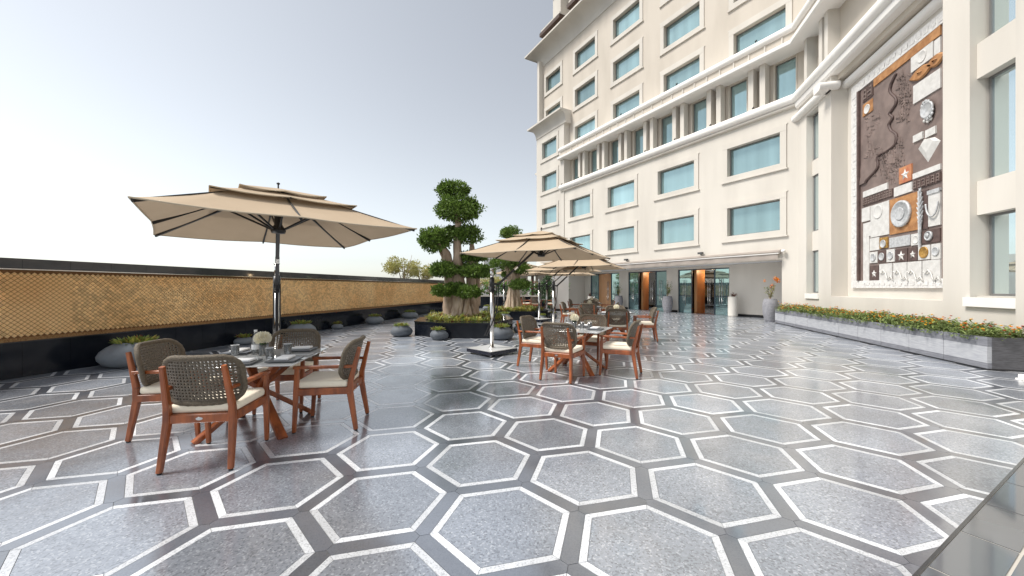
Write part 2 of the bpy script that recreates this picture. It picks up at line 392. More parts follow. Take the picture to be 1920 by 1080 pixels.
for k in range(6):
    a0, a1 = 90+60*k, 90+60*(k+1)
    border_polys.append(shrink([hexpt(a0,.398*CO), hexpt(a1,.398*CO), hexpt(a1,.352*CO), hexpt(a0,.352*CO)], GAP))
for k in range(3):                                        # one band between this cell and its neighbour
    a0, a1 = 90+60*k, 90+60*(k+1); am = radians((a0+a1)/2); nb = Vector((cos(am), sin(am)))*2*AP
    o0, o1 = Vector(hexpt(a0,.398*CO)), Vector(hexpt(a1,.398*CO)); j0, j1 = Vector(hexpt(a0,HEX_R)), Vector(hexpt(a1,HEX_R))
    q1 = Vector(hexpt(a0+180+60, .398*CO))+nb; q0 = Vector(hexpt(a1+180-60,.398*CO))+nb
    pts = [o0, j0, None, None, j1, o1]
    # the far side mirrors the near side across the joint line
    mid = nb/2; d = nb.normalized()
    f0 = o0 + d*2*(mid-o0).dot(d); f1 = o1 + d*2*(mid-o1).dot(d)
    poly = [o0, j0, f0, f1, j1, o1]
    ar = sum(poly[i].x*poly[(i+1)%6].y-poly[(i+1)%6].x*poly[i].y for i in range(6))
    if ar < 0: poly = poly[::-1]
    band_polys.append(shrink([tuple(p) for p in poly], GAP))
def ccw(poly):
    ar = sum(poly[i][0]*poly[(i+1)%len(poly)][1]-poly[(i+1)%len(poly)][0]*poly[i][1] for i in range(len(poly)))
    return poly if ar > 0 else poly[::-1]
slab_poly = ccw(slab_poly); border_polys = [ccw(shrink(ccw(p), 0)) for p in border_polys]
def piece_mesh(name, poly, m):
    b = MB(); b.prism(poly, -.011, 0); return b.mesh(name, m)
ME_slab = piece_mesh('hexagon_slab', slab_poly, M_slab)
ME_border = [piece_mesh('border_strip', p, M_border) for p in border_polys]
ME_band = [piece_mesh('band_strip', p, M_band) for p in band_polys]
cells = []
a1 = Vector((cos(radians(60)), sin(radians(60))))*HEX_R*sqrt(3); a2 = Vector((cos(radians(120)), sin(radians(120))))*HEX_R*sqrt(3)
for i in range(-60, 61):
    for j in range(-60, 61):
        c = Vector(HC)+a1*i+a2*j
        if not (-3 < c.y < 34 and c.x > left_wall_x(c.y)-.5 and c.x < 8.2): continue
        if c.x+c.y > 31: continue
        if c.y-c.x < DIAG-.7: continue
        X = c.x*CT+c.y*ST; Z = -c.x*ST+c.y*CT             # keep what the view and a step aside can see
        if Z < -1.0: continue
        if abs(X) > Z*1.36+4.0: continue
        cells.append((Z*Z+X*X, c))
cells.sort(key=lambda t: t[0])
piecelist = {'hexagon_slab': [], 'border_strip': [], 'band_strip': []}
for d, c in cells:
    for nm, polys, mes in (('hexagon_slab', [slab_poly], [ME_slab]), ('border_strip', border_polys, ME_border), ('band_strip', band_polys, ME_band)):
        for p, me in zip(polys, mes):
            wp = [(x+c.x, y+c.y) for x, y in p]
            cut = any(y-x < DIAG+.004 for x, y in wp) or any(x < left_wall_x(y)+.003 for x, y in wp)
            if cut:
                wp = clip(wp, -1, 1, DIAG+.006)
                if len(wp) >= 3: wp = clip(wp, 1, .066, -9.62+.066*3.6+.003)
                if len(wp) < 3: continue
                ctr = Vector((sum(x for x, y in wp)/len(wp), sum(y for x, y in wp)/len(wp)))
                piecelist[nm].append((ctr.length, None, [(x-c.x, y-c.y) for x, y in wp], c))
            else:
                ctr = Vector((sum(x for x, y in wp)/len(wp), sum(y for x, y in wp)/len(wp)))
                piecelist[nm].append((ctr.length, me, p, c))
floor_mats = {'hexagon_slab': M_slab, 'border_strip': M_border, 'band_strip': M_band}
def in_view(c, m=.3):
    X = c.x*CT+c.y*ST; Z = -c.x*ST+c.y*CT
    return Z > 1.0 and abs(X) < Z*1.36+m
for nm, lst in piecelist.items():
    lst.sort(key=lambda t: t[0]+(0 if in_view(t[3]) else 100))
    rest = MB()
    for k, (d, me, p, c) in enumerate(lst):
        if k < 300:
            if me is None: me = piece_mesh(nm, p, floor_mats[nm])
            put(nm, me, floor, TR(c.x, c.y))
        else:
            rest.prism([(x+c.x, y+c.y) for x, y in p], -.011, 0, bottom=False)
    if rest.v: rest.build({'hexagon_slab': 'far_hexagon_slabs', 'border_strip': 'far_border_strips', 'band_strip': 'far_band_strips'}[nm], floor_mats[nm], floor, fix=False, kind='stuff')
# polished edging tiles on the diagonal at lower right
edge = tag(put('edging_path', None or (lambda b: (b.prism([(.3,.3+DIAG),(12,12+DIAG),(14,8),(1.5,-2.5)], -.03, -.004), b.mesh('edging_path', M_jointlight, True))[1])(MB())), kind='structure')
ed = Vector((1,1)).normalized(); en = Vector((1,-1)).normalized()
e0 = Vector(ground(1797,994.6)[:2]); e0 = e0-en*((e0.x-e0.y+DIAG)/Q2)
for r_, (w0, w1) in enumerate(((0,.225),(.232,.83),(.837,1.44))):
    tm = None
    for k in range(-4, 16):
        if tm is None:
            b = MB(); L = .6
            poly = [ed*.008+en*(w0+.008), ed*(L-.008)+en*(w0+.008), ed*(L-.008)+en*w1, ed*.008+en*w1]
            b.prism(ccw([tuple(p) for p in poly]), -.003, .002); tm = b.mesh('edging_tile', M_bronze)
        p = e0+ed*(k*.6); put('edging_tile', tm, edge, TR(p.x, p.y))
jb = MB(); p0 = e0-ed*3; p1 = e0+ed*9
jb.prism(ccw([tuple(p0-en*.012), tuple(p1-en*.012), tuple(p1+en*.004), tuple(p0+en*.004)]), -.002, .004); jb.build('metal_joint_strip', M_cap, edge)

# ================================================================== LEFT WALL
LA = math.atan(.066); WL0 = -1.5; WL1 = 24.2
wall_len = (WL1-WL0)/cos(LA)
WF = TR(left_wall_x(WL0), WL0, 0, pi/2+LA)                # local x along the wall (away), local y = behind the wall
wt = thing('parapet_wall', 'long golden studded parapet wall with black granite base and dark cap', 'wall', WF)
b = MB(); b.box(0, wall_len, .07, .55, 0, 1.99); b.build('wall_core', M_goldback, wt)
b = MB(); b.box(0, wall_len, .012, .10, 0, .575); b.build('base_backing', M_cap, wt)
b = MB(); b.box(.002, .598, .0, .03, .004, .585); mp_ = b.mesh('base_panel', M_black)
b = MB(); b.box(.002, .598, -.005, .40, 1.825, 1.995); mc_ = b.mesh('cap_panel', M_cap)
for k in range(int(wall_len/.6)):
    put('base_panel', mp_, wt, WF @ TR(k*.6, 0)); put('cap_panel', mc_, wt, WF @ TR(k*.6, 0))
b = MB(); b.box(0, wall_len, .001, .17, .588, .603); b.build('ledge', M_cap, wt)
b = MB(); b.box(0, wall_len, -.012, .03, 1.806, 1.8225); b.build('cap_trim', M_chrome, wt)
b = MB(); b.box(0, wall_len, .045, .075, .605, .66); b.build('gravel_strip', M_goldstrip, wt)
SW, SH = .078, .074
b = MB(); hw, hh = SW/2*.90, SH/2*.90
ring = [(-hw,0),(0,-hh),(hw,0),(0,hh)]
def stud(b, cx, cz):
    o = [(cx+x, .066, cz+z) for x, z in ring]; i_ = [(cx+x*.50, .036, cz+z*.50) for x, z in ring]; c = [(cx, .062, cz)]
    b.add(o+i_+c, [(0,1,5,4),(1,2,6,5),(2,3,7,6),(3,0,4,7),(4,5,8),(5,6,8),(6,7,8),(7,4,8)])
stud(b, 0, 0); ms_ = b.mesh('stud', M_gold)
studs = []
nrow = int((1.80-.665)/(SH/2))
for r_ in range(nrow):
    for c_ in range(int(wall_len/SW)):
        u = (c_+.5*(r_ % 2)+.5)*SW; z = .70+r_*SH/2
        if z+hh > 1.804: continue
        studs.append((u, z))
u_in = 5.25                                               # where the wall comes into view
studs.sort(key=lambda t: abs(t[0]-u_in)*(1 if t[0] > u_in else 50))
rest = MB()
for k, (u, z) in enumerate(studs):
    if k < 300: put('stud', ms_, wt, WF @ TR(u, 0, z))
    else: stud(rest, u, z)
rest.build('far_studs', M_gold, wt, fix=False, kind='stuff')
# end pier of the wall and the low black bench that runs on from it
b = MB(); b.box(wall_len, wall_len+.45, -.02, .6, 0, 2.05); b.build('end_pier', M_black, wt)
bench = MB(); bench.box(0, 3.4, 0, .6, 0, .52)
bo = bench.build('granite_bench', M_black, None, WF @ TR(wall_len+.6, -.0, 0, -.30))
tag(bo, 'low black granite bench continuing past the end of the golden wall', 'bench')

# ================================================================== HOTEL BUILDING
FF = TR(CORNER[0], CORNER[1], 0, radians(135))            # local x runs left along the facade, local y points out of it
WG = TR(W1, 0, 0, pi/2)                                   # wing: local x = world y, local y points out (-X)
hotel = thing('hotel_building', 'cream multi storey hotel with teal windows, white mouldings and a carved mural', 'building', FF)
def holed_wall(u0, u1, z0, z1, holes, n0, th):
    us = sorted(set([u0, u1]+[h for q in holes for h in q[:2] if u0 < h < u1])); zs = sorted(set([z0, z1]+[h for q in holes for h in q[2:] if z0 < h < z1]))
    def solid(i, j):
        if i < 0 or j < 0 or i >= len(us)-1 or j >= len(zs)-1: return False
        cu, cz = (us[i]+us[i+1])/2, (zs[j]+zs[j+1])/2
        return not any(a < cu < b and c < cz < d for a, b, c, d in holes)
    b = MB()
    for i in range(len(us)-1):
        for j in range(len(zs)-1):
            if not solid(i, j): continue
            a, c, d, e = us[i], us[i+1], zs[j], zs[j+1]; y0, y1 = n0, n0-th
            b.add([(a,y0,d),(c,y0,d),(c,y0,e),(a,y0,e)], [(3,2,1,0)]); b.add([(a,y1,d),(c,y1,d),(c,y1,e),(a,y1,e)], [(0,1,2,3)])
            if not solid(i-1, j): b.add([(a,y0,d),(a,y0,e),(a,y1,e),(a,y1,d)], [(0,1,2,3)])
            if not solid(i+1, j): b.add([(c,y0,d),(c,y0,e),(c,y1,e),(c,y1,d)], [(3,2,1,0)])
            if not solid(i, j-1): b.add([(a,y0,d),(c,y0,d),(c,y1,d),(a,y1,d)], [(3,2,1,0)])
            if not solid(i, j+1): b.add([(a,y0,e),(c,y0,e),(c,y1,e),(a,y1,e)], [(0,1,2,3)])
    return b
WINW, WINH = 2.36, 1.39
lower_rows = [4.06, 7.0]; cols_ = [.68+4.17*k for k in range(4)]
lower_holes = [(u, u+WINW, z, z+WINH) for u in cols_ for z in lower_rows]
b = holed_wall(0, 16.3, 0, 9.5, lower_holes+[(.62, 17, -1, 2.75)], 0, .42)
b.build('facade_wall', M_plaster2, hotel)
blk_rows = [4.06, 6.98, 9.84, 12.68]
b = holed_wall(16.3, 20.3, 0, 14.9, [(17.26, 17.26+2.12, z, z+1.4) for z in blk_rows], .06, .42)
b.box(16.3, 16.72, -.9, -.36, 0, 14.9)
b.build('corner_block_wall', M_plaster2, hotel)
upper_rows = [12.85, 15.76, 18.7]
b = holed_wall(-.3, 20.3, 11.9, 21.6, [(u, u+2.33, z, z+1.36) for u in [.66+4.17*k for k in range(4)] for z in upper_rows]+[(17.42, 17.42+2.12, z, z+1.36) for z in upper_rows[1:]], -.45, .42)
b.build('upper_wall', M_plaster, hotel)
b = MB(); b.box(.1, 20.2, -13, -1.1, 2.9, 22.3); b.build('light_block_core', M_dark, hotel)  # unseen dark box, added to stop light passing through the building
b = MB(); b.box(20.3, 20.62, -13, -.02, 0, 21.7); b.build('side_wall', M_plaster2, hotel, FF @ TR(-.3, 0))
# windows: moulded surround with sill (part), dark frame and pane (sub-parts)
def surround_mesh(w, h, L=.24, R=.25, Tp=.27, B=.25, pr=.045):
    b = MB()
    b.box(-R, 0, 0, pr, -.001, h); b.box(w, w+L, 0, pr, -.001, h)
    b.box(-R-.003, w+L+.003, 0, pr+.006, h, h+Tp)
    b.box(-R-.003, w+L+.003, 0, pr+.006, -B, 0)
    b.box(-R-.06, w+L+.06, 0, pr+.035, -B-.05, -B)        # projecting sill lip
    b.box(-R-.05, w+L+.05, 0, pr-.02, h+Tp, h+Tp+.05)
    return b.mesh('window', M_plaster2, True)
def frame_mesh(w, h, n=-.21, t=.05, d=.06):
    b = MB(); b.box(0, t, n-d, n, 0, h); b.box(w-t, w, n-d, n, 0, h); b.box(t, w-t, n-d, n, 0, t); b.box(t, w-t, n-d, n, h-t, h)
    return b.mesh('sash_frame', M_frame, True)
def pane_mesh(w, h, n=-.235, m=None):
    b = MB(); b.box(.045, w-.045, n-.02, n, .045, h-.045); return b.mesh('pane', m or M_winglass, True)
W_CACHE = {}
def window(w, h, M, parent=hotel, glass=None):
    k = (w, h, glass)
    if k not in W_CACHE: W_CACHE[k] = (surround_mesh(w, h), frame_mesh(w, h), pane_mesh(w, h, m=glass))
    a, f, p = W_CACHE[k]; o = put('window', a, parent, M); put('sash_frame', f, o); put('pane', p, o)
for u in cols_:
    for z in lower_rows: window(WINW, WINH, FF @ TR(u, 0, z))
for z in blk_rows: window(2.12, 1.4, FF @ TR(17.26, .06, z))
for u in [.66+4.17*k for k in range(4)]:
    for z in upper_rows: window(2.33, 1.36, FF @ TR(u, -.45, z))
for z in upper_rows[1:]: window(2.12, 1.36, FF @ TR(17.42, -.45, z))
# recessed colonnade band
b = holed_wall(0, 16.3, 9.4, 12.0, [(.35+2.107*k, .35+2.107*k+.85, 9.6, 11.8) for k in range(8)], -.62, .3)
b.build('band_wall', M_plaster, hotel)
b = MB(); b.box(0, 16.3, -.9, 0, 9.38, 9.5); b.build('band_floor', M_plaster2, hotel)
fm, pm = frame_mesh(.85, 2.2, -.12, .045, .05), pane_mesh(.85, 2.2, -.14)
b = MB(); b.box(-.05, 0, 0, .02, 0, 2.2); b.box(.85, .90, 0, .02, 0, 2.2); b.box(-.05, .90, 0, .021, 2.2, 2.25); sm_ = b.mesh('band_window', M_reveal)
b = MB(); b.box(0, .24, -.52, -.14, 9.5, 11.9); b.box(-.02, .26, -.54, -.12, 9.5, 9.62); pil_ = b.mesh('band_pilaster', M_plaster2, True)
for k in range(8):
    u = .35+2.107*k; o = put('band_window', sm_, hotel, FF @ TR(u, -.62, 9.6)); put('sash_frame', fm, o); put('pane', pm, o)
    for du in (1.03, 1.55):
        if u+du < 16.0: put('band_pilaster', pil_, hotel, FF @ TR(u+du, 0, 0))
def roll(z0, z1, n0, dep, k=7, back=-.3):
    zc, r = (z0+z1)/2, (z1-z0)/2
    return [(back, z0)]+[(n0+dep*sin(pi*i/k), zc-r*cos(pi*i/k)) for i in range(k+1)]+[(back, z1)]
MIT = .4142
def moulding(name, prof, u0, u1, M, m=M_white, mit0=0, mit1=0, smooth=True):
    b = MB(); b.extrude_profile(prof, u0, u1, mit0=mit0, mit1=mit1, smooth=False)
    me = b.mesh(name, m, True); me.polygons.foreach_set('use_smooth', [True]*len(me.polygons)); me.set_sharp_from_angle(angle=radians(32))
    return put(name, me, hotel, M)
moulding('roll_moulding', roll(9.40, 9.80, .12, .16), 0, 16.75, FF, mit0=MIT)
moulding('roll_moulding', [(-.3,9.26),(.09,9.26),(.14,9.30),(.14,9.38),(.1,9.3995),(-.3,9.3995)], 0, 16.65, FF, M_plaster2, mit0=MIT)
moulding('beam_moulding', [(-.6,11.85),(.30,11.85),(.36,11.90),(.36,12.05),(-.6,12.05)], 0, 16.8, FF, mit0=MIT)
moulding('fascia', [(-.6,12.0501),(.16,12.0501),(.16,12.46),(-.6,12.46)], 0, 16.6, FF, M_plaster, mit0=MIT)
moulding('roll_moulding', roll(12.4601, 12.80, .16, .14, back=-.6), 0, 16.75, FF, mit0=MIT)
rb = MB(); rb.box(0, .06, .161, .20, 12.06, 12.455); rbm = rb.mesh('fascia_rib', M_plaster2)
for k in range(23): put('fascia_rib', rbm, hotel, FF @ TR(.5+.7*k, 0))
spk = MB(); spk.tube([(0,0,0),(0,0,.06)], .015, 8); spk.tube([(0,.03,.06),(0,-.05,.13)], .035, 8); spm = spk.mesh('spot_lamp', M_blackmetal, True)
for k in range(8): put('spot_lamp', spm, hotel, FF @ TR(.35+2.107*k+1.42, .12, 9.79))
for k in range(4): put('spot_lamp', spm, hotel, FF @ TR(1.6+4.2*k, .2, 12.79))
# block cornice, top cornice
def cove(z0, z1, n0, pr, k=8):
    return [(-.6, z0), (n0, z0), (n0+.05, z0+.02), (n0+.05, z0+.12)]+[(n0+.05+(pr-.1)*(1-cos(pi/2*i/k)), z0+.12+(z1-z0-.26)*sin(pi/2*i/k)) for i in range(1, k+1)]+[(n0+pr, z1-.14), (n0+pr, z1), (-.6, z1)]
moulding('block_cornice', cove(14.7, 15.75, .06, .62), 16.0, 20.24, FF, M_plaster2, mit1=1)
moulding('block_cornice', cove(14.7, 15.75, 0, .62), -.06, 1.4, FF @ TR(20.3, -.0, 0, -pi/2), M_plaster2, mit0=-1)
moulding('top_cornice', cove(21.25, 22.55, -.45, 1.1), -1.0, 20.77, FF, M_plaster2, mit1=1)
moulding('top_cornice', cove(21.25, 22.55, 0, 1.1), .45, 8, FF @ TR(20.32, 0, 0, -pi/2), M_plaster2, mit0=-1)
moulding('side_moulding', cove(10.9, 11.9, 0, .5), .1, 2, FF @ TR(20.32, 0, 0, -pi/2), M_plaster2)
moulding('side_moulding', cove(16.6, 17.6, 0, .4), .5, 3, FF @ TR(20.32, 0, 0, -pi/2), M_plaster2)
b = MB(); b.box(0, 19.4, -6, -1.3, 22.3, 27.5); b.build('attic_wall', M_plaster, hotel)
for u in (18.1, 14.2, 10.0):
    b = MB(); b.box(u-.55, u+.55, -1.3, -.55, 24.1, 27.5); b.box(u-.75, u+.75, -1.3, -.35, 26.6, 27.2); b.build('attic_pier', M_plaster2, hotel)
    b = MB(); b.box(u-1.3, u+1.6, -1.29, .15, 23.55, 23.85, 0); b.build('brown_eave', M_brownroof, hotel)
    b = MB(); b.box(u-1.2, u+1.5, -1.28, .05, 23.86, 24.09); b.build('eave_slab', M_plaster2, hotel)

# ground floor set back under the soffit
GN = -1.77
bays = [(4.01,7.21),(8.02,11.25),(12.1,15.23)]
b = holed_wall(.3, 17.2, 0, 2.76, [(a, c, -1, 2.62) for a, c in bays], GN, .25); b.build('ground_wall', M_plaster2, hotel)
b = MB(); b.box(.60, 16.4, GN+.002, -.005, 2.765, 2.9); b.build('soffit', M_soffit, hotel)
for a, c in ((.62,4.0),(7.22,8.01),(11.26,12.09),(15.24,16.3)):
    b = MB(); b.box(a, c, GN, GN+.02, 0, .13); b.build('skirting', M_skirting, hotel)
b = MB(); b.box(1.95, 2.09, GN+.02, GN+.035, .03, .10); b.build('socket_plate', M_white, hotel)
room = MB(); room.box(.5, 17, -8, -2.02, -.02, .004); room.build('interior_floor', M_woodfloor, hotel)
room = MB(); room.box(.5, 17, -8.1, -7.9, 0, 2.9); room.box(.5, .6, -8, -2.02, 0, 2.9); room.box(16.9, 17, -8, -2.02, 0, 2.9); room.build('interior_wall', M_dark, hotel)
room = MB(); room.box(.5, 17, -8, -2.02, 2.66, 2.75); room.build('interior_ceiling', M_woodwall, hotel)
for a, c in bays:
    w = c-a
    b = MB()
    for u in (a, a+.86, c-.92, c-.05): b.box(u, u+.05, GN-.14, GN-.06, 0, 2.56)
    b.box(a, c, GN-.14, GN-.058, 2.56, 2.62); b.box(a+.05, a+.86, GN-.138, GN-.062, 1.02, 1.06); b.box(c-.87, c-.05, GN-.138, GN-.062, 1.02, 1.06)
    dr = b.build('entrance_door', M_doorframe, hotel)
    for u0, u1 in ((a+.055, a+.855), (c-.865, c-.055)):
        p = MB(); p.box(u0, u1, GN-.108, GN-.098, .0, 2.555); p.build('pane', M_sidelight, dr)
    wood = a > 12
    for s_, hu in ((0, a+.92), (1, c-.98)):
        # open or closed leaves
        L = (w-1.84)/2
        if wood:
            q = MB(); u0 = a+.92+s_*L; q.box(u0+.01, u0+L-.01, GN-.13, GN-.07, .01, 2.55); q.build('door_leaf', M_woodwall, dr)
        elif s_ == 0:
            q = MB(); q.box(a+.93, a+.93+L*.82, GN-.12, GN-.105, .02, 2.54); q.build('door_leaf', M_doorglass, dr)
    for hu in (a+.42, a+.56, a+1.12, a+1.24, c-.5, c-.36):
        q = MB(); q.tube([(hu, GN-.02, .55), (hu, GN-.02, 2.0)], .016, 8); q.tube([(hu,GN-.1,.75),(hu,GN-.02,.75)], .01, 6); q.tube([(hu,GN-.1,1.8),(hu,GN-.02,1.8)], .01, 6)
        q.build('handle', M_chrome, dr)
    b = MB(); b.box(c-1.06, c-.90, GN-2.2, GN-.3, 0, 2.6); b.box(a+.90, a+1.0, GN-2.2, GN-.3, 0, 2.6); b.build('lobby_panel', M_woodwall, hotel)
    b = MB(); b.box(a+.9, c-.9, GN-2.4, GN-2.2, 2.0, 2.64); b.build('lobby_header', M_woodwall, hotel)
    b = MB(); b.tube([((a+c)/2, GN-1.1, 2.63), ((a+c)/2, GN-1.1, 2.658)], .09, 14); b.build('downlight', M_lamp, hotel)
    ld = bpy.data.lights.new('lobby_lamp', 'POINT'); ld.energy = 11; ld.color = (1,.72,.42); ld.shadow_soft_size = .08
    lo = bpy.data.objects.new('lobby_lamp', ld); link(lo, hotel, FF @ TR((a+c)/2, GN-1.1, 2.5))
# roller awning
b = MB(); b.extrude_profile([(0,3.04),(.16,3.04),(.20,3.10),(.18,3.17),(0,3.2)], .62, 15.2); b.build('awning_cassette', M_awning, hotel)
b = MB(); b.extrude_profile([(.20,3.0),(.30,3.0),(.31,3.045),(.20,3.05)], .62, 15.2); b.build('awning_bar', M_white, hotel)
v = MB(); k = 120
for i in range(k+1):
    u = .66+(15.16-.66)*i/k; w_ = .012*sin(i*.9)+.01*sin(i*.37)
    v.v += [(u, .262+.02*0, 3.0), (u, .258+w_, 2.86), (u, .25+w_*1.4, 2.76+.012*sin(i*.5))]
for i in range(k):
    for j in range(2): v.f.append((i*3+j, i*3+j+1, i*3+j+4, i*3+j+3)); v.m.append(0); v.sm.append(True)
v.build('awning_valance', M_awning, hotel, fix=False)
b = MB(); b.lathe([(.001,0),(.07,.01),(.09,.06),(.08,.11),(.001,.14)], 12); b.build('security_camera', M_white, hotel, FF @ TR(.5, .14, 3.05))
for u in (4.4, 9.6):
    b = MB(); b.box(-.12, .12, .0, .16, 0, .10); b.beam((0,.05,-.05),(0,.05,0),.05,.05); b.build('flood_lamp', M_cap, hotel, FF @ TR(u, .06, 3.28))
# pier and low wall at the left end
b = MB(); b.box(15.9, 17.4, -1.76, .055, 0, 2.75); b.build('end_pier', M_plaster2, hotel)

# ---- wing with the mural
b = holed_wall(3, 18.8, 0, 9.5, [(17.1,18.06,1.15,8.5),(9.45,10.64,1.13,12),(11.35,16.2,1.2,12)], 0, .6); b.build('wing_wall', M_plaster2, hotel, WG)
b = MB(); b.box(11.2, 16.35, -.8, -.5, 1.0, 9.6); b.build('mural_recess_wall', M_plaster2, hotel, WG)
b = holed_wall(3, 19.3, 9.3, 17, [(17.5,18.2,9.6,11.8)], -.5, .3); b.build('wing_upper_wall', M_plaster, hotel, WG)
fm2, pm2 = frame_mesh(.7, 2.2, -.12, .045, .05), pane_mesh(.7, 2.2, -.14)
b = MB(); b.box(-.05, 0, 0, .02, 0, 2.2); b.box(.7, .75, 0, .02, 0, 2.2); o = b.build('band_window', M_reveal, hotel, WG @ TR(17.5, -.5, 9.6)); put('sash_frame', fm2, o); put('pane', pm2, o)
for y in (18.32, 17.12, 16.7): put('band_pilaster', pil_, hotel, WG @ TR(y, .02, 0))
def wing_window(y0, y1, z0, z1, n, M=WG):
    b = MB(); t = .05
    b.box(0, t, -.06, 0, 0, z1-z0); b.box(y1-y0-t, y1-y0, -.06, 0, 0, z1-z0); b.box(t, y1-y0-t, -.06, 0, 0, t); b.box(t, y1-y0-t, -.06, 0, z1-z0-t, z1-z0)
    o = b.build('wing_window', M_frame, hotel, M @ TR(y0, n, z0))
    b = MB(); b.box(t-.005, y1-y0-t+.005, -.04, -.025, t-.005, z1-z0-t+.005); b.build('pane', M_wingglass, o)
for z0, z1 in ((1.3,3.0),(3.78,6.03),(6.64,8.45)): wing_window(17.12, 18.04, z0, z1, -.24)
for z0, z1 in ((1.33,3.08),(3.81,6.04),(6.8,9.2)): wing_window(9.47, 10.6, z0, z1, -.3)
for y0, y1, n, zs in ((17.1,18.06,-.2,((1.15,1.3),(3.0,3.78),(6.03,6.64))), (9.45,10.64,-.12,((1.13,1.33),(3.08,3.81),(6.04,6.8)))):
    for z0, z1 in zs:
        b = MB(); b.box(y0+.002, y1-.002, -.5, n, z0, z1); b.build('spandrel', M_plaster2, hotel, WG)
b = MB(); b.box(8.9, 10.72, 0, .07, 1.10, 1.30); b.build('window_sill', M_white, hotel, WG)
b = MB(); b.box(17.05, 18.1, 0, .05, 1.08, 1.28); b.build('window_sill', M_white, hotel, WG)
b = MB(); b.box(6, 9.47, .002, .14, 0, 12); b.build('end_pilaster', M_plaster2, hotel, WG)
b = MB(); b.box(3, 19.0, -6, -.82, 0, 17); b.build('wing_core', M_dark, hotel, WG)
moulding('roll_moulding', roll(9.40, 9.80, .12, .16), 3, 18.8, WG, mit1=-MIT)
moulding('roll_moulding', [(-.3,9.14),(.06,9.14),(.12,9.2),(.14,9.30),(.14,9.38),(.1,9.3995),(-.3,9.3995)], 3, 18.8, WG, M_white, mit1=-MIT)
moulding('beam_moulding', [(-.6,11.85),(.30,11.85),(.36,11.90),(.36,12.05),(-.6,12.05)], 3, 18.8, WG, mit1=-MIT)
moulding('fascia', [(-.6,12.0501),(.16,12.0501),(.16,12.46),(-.6,12.46)], 3, 18.8, WG, M_plaster, mit1=-MIT)
moulding('roll_moulding', roll(12.4601, 12.80, .16, .14, back=-.6), 3, 18.8, WG, mit1=-MIT)
moulding('second_moulding', roll(8.62, 8.9, .08, .12), 16.2, 18.95, WG, mit0=-1)
moulding('second_moulding', roll(8.62, 8.9, -.42, .12, back=-.7), 11, 16.2, WG, mit1=0)
moulding('second_moulding', roll(8.62, 8.9, .08, .12), -.2, .42, WG @ TR(16.2, 0, 0, pi/2), mit1=0)
b = MB(); b.box(11.2, 16.35, -.52, -.2, 8.95, 9.2); b.build('mural_soffit', M_plaster, hotel, WG)

# ---- the mural: relief panel of many pieces
mur = MB(); MN = -.5
mur.box(11.0, 15.42, MN, MN+.03, 1.72, 8.16)
mural = mur.build('mural', M_mur_brown, hotel, WG); mural['label'] = 'tall relief mural of brown, white and orange panels with coins and stars'
def mrect(name, pxl, pxr, pt, pb, d, m, z=.03):
    yl, zt = on_wing(pxl, pt, W2); _, zb = on_wing(pxl, pb, W2); yr, _ = on_wing(pxr, pt, W2)
    yr = max(yr, 11.02)
    d *= .55; b = MB(); b.box(yr+.006, yl-.006, MN+z, MN+z+d, zb+.006, zt-.006); return b.build(name, m, mural, WG), (yr, yl, zb, zt)
def mdisc(name, px, py, rpx, d, m, z=.03, rim=True):
    y, zz = on_wing(px, py, W2); y2, z2 = on_wing(px, py-rpx, W2); r = z2-zz
    d *= .5; z = .03+(z-.03)*.55; b = MB(); pr = [(.001,0),(r,0),(r,d*.8),(r*.93,d),(r*.86,d),(r*.82,d*.75),(.001,d*.8)] if rim else [(.001,0),(r,0),(r*.9,d),(.001,d)]
    b.lathe(pr, 22, cap=False)
    return b.build(name, m, mural, WG @ Matrix.Translation((y, MN+z, zz)) @ Matrix.Rotation(-pi/2, 4, 'X'))
def mstar(px, py, rpx, z=.06):
    y, zz = on_wing(px, py, W2); r = on_wing(px, py-rpx, W2)[1]-zz
    b = MB(); pts = []
    for i in range(10):
        a = pi/2+pi*i/5; q = r if i % 2 == 0 else r*.42; pts.append((q*cos(a), 0, q*sin(a)))
    z = .03+(z-.03)*.55; b.add(pts+[(0,.045,0)], [(i, (i+1) % 10, 10) for i in range(10)]); return b.build('star', M_mur_white, mural, WG @ TR(y, MN+z, zz))
def kufic(rect, d=.05):
    d = .0575
    yr, yl, zb, zt = rect; h = zt-zb; b = MB(); k = max(2, int((yl-yr)/(h*.5))); rr = random.Random(int(yl*100))
    for i in range(k):
        y0 = yr+(yl-yr)*i/k; y1 = yr+(yl-yr)*(i+1)/k; w = y1-y0
        b.box(y0+w*.1, y0+w*.22, MN+d, MN+d+.025, zb+h*.12, zt-h*.12)
        for q in range(3):
            zc = zb+h*(.15+.3*q+.03*rr.random()); b.box(y0+w*.22, y0+w*(.55+.4*rr.random()), MN+d, MN+d+.024, zc, zc+h*.1)
        if rr.random() < .6: b.box(y0+w*.6, y0+w*.72, MN+d, MN+d+.0245, zb+h*.12, zb+h*(.5+.3*rr.random()))
    b.build('kufic_lettering', M_mur_brown, mural, WG, kind='stuff')
mrect('orange_band', 1642, 1769, 147.5, 163, .06, M_mur_orange)
_, r = mrect('kufic_panel', 1621, 1640.7, 169, 193, .05, M_mur_dark); kufic(r, .08)
mrect('orange_panel', 1621, 1640.7, 197, 220, .05, M_mur_orange); mdisc('disc', 1630, 204, 8.5, .04, M_mur_white, .08)
mrect('white_panel', 1712.7, 1755, 108, 137, .06, M_mur_white); mrect('white_panel', 1757, 1769, 76, 105.5, .06, M_mur_white)
mdisc('crescent', 1734, 105, 11, .03, M_mur_white, .09)
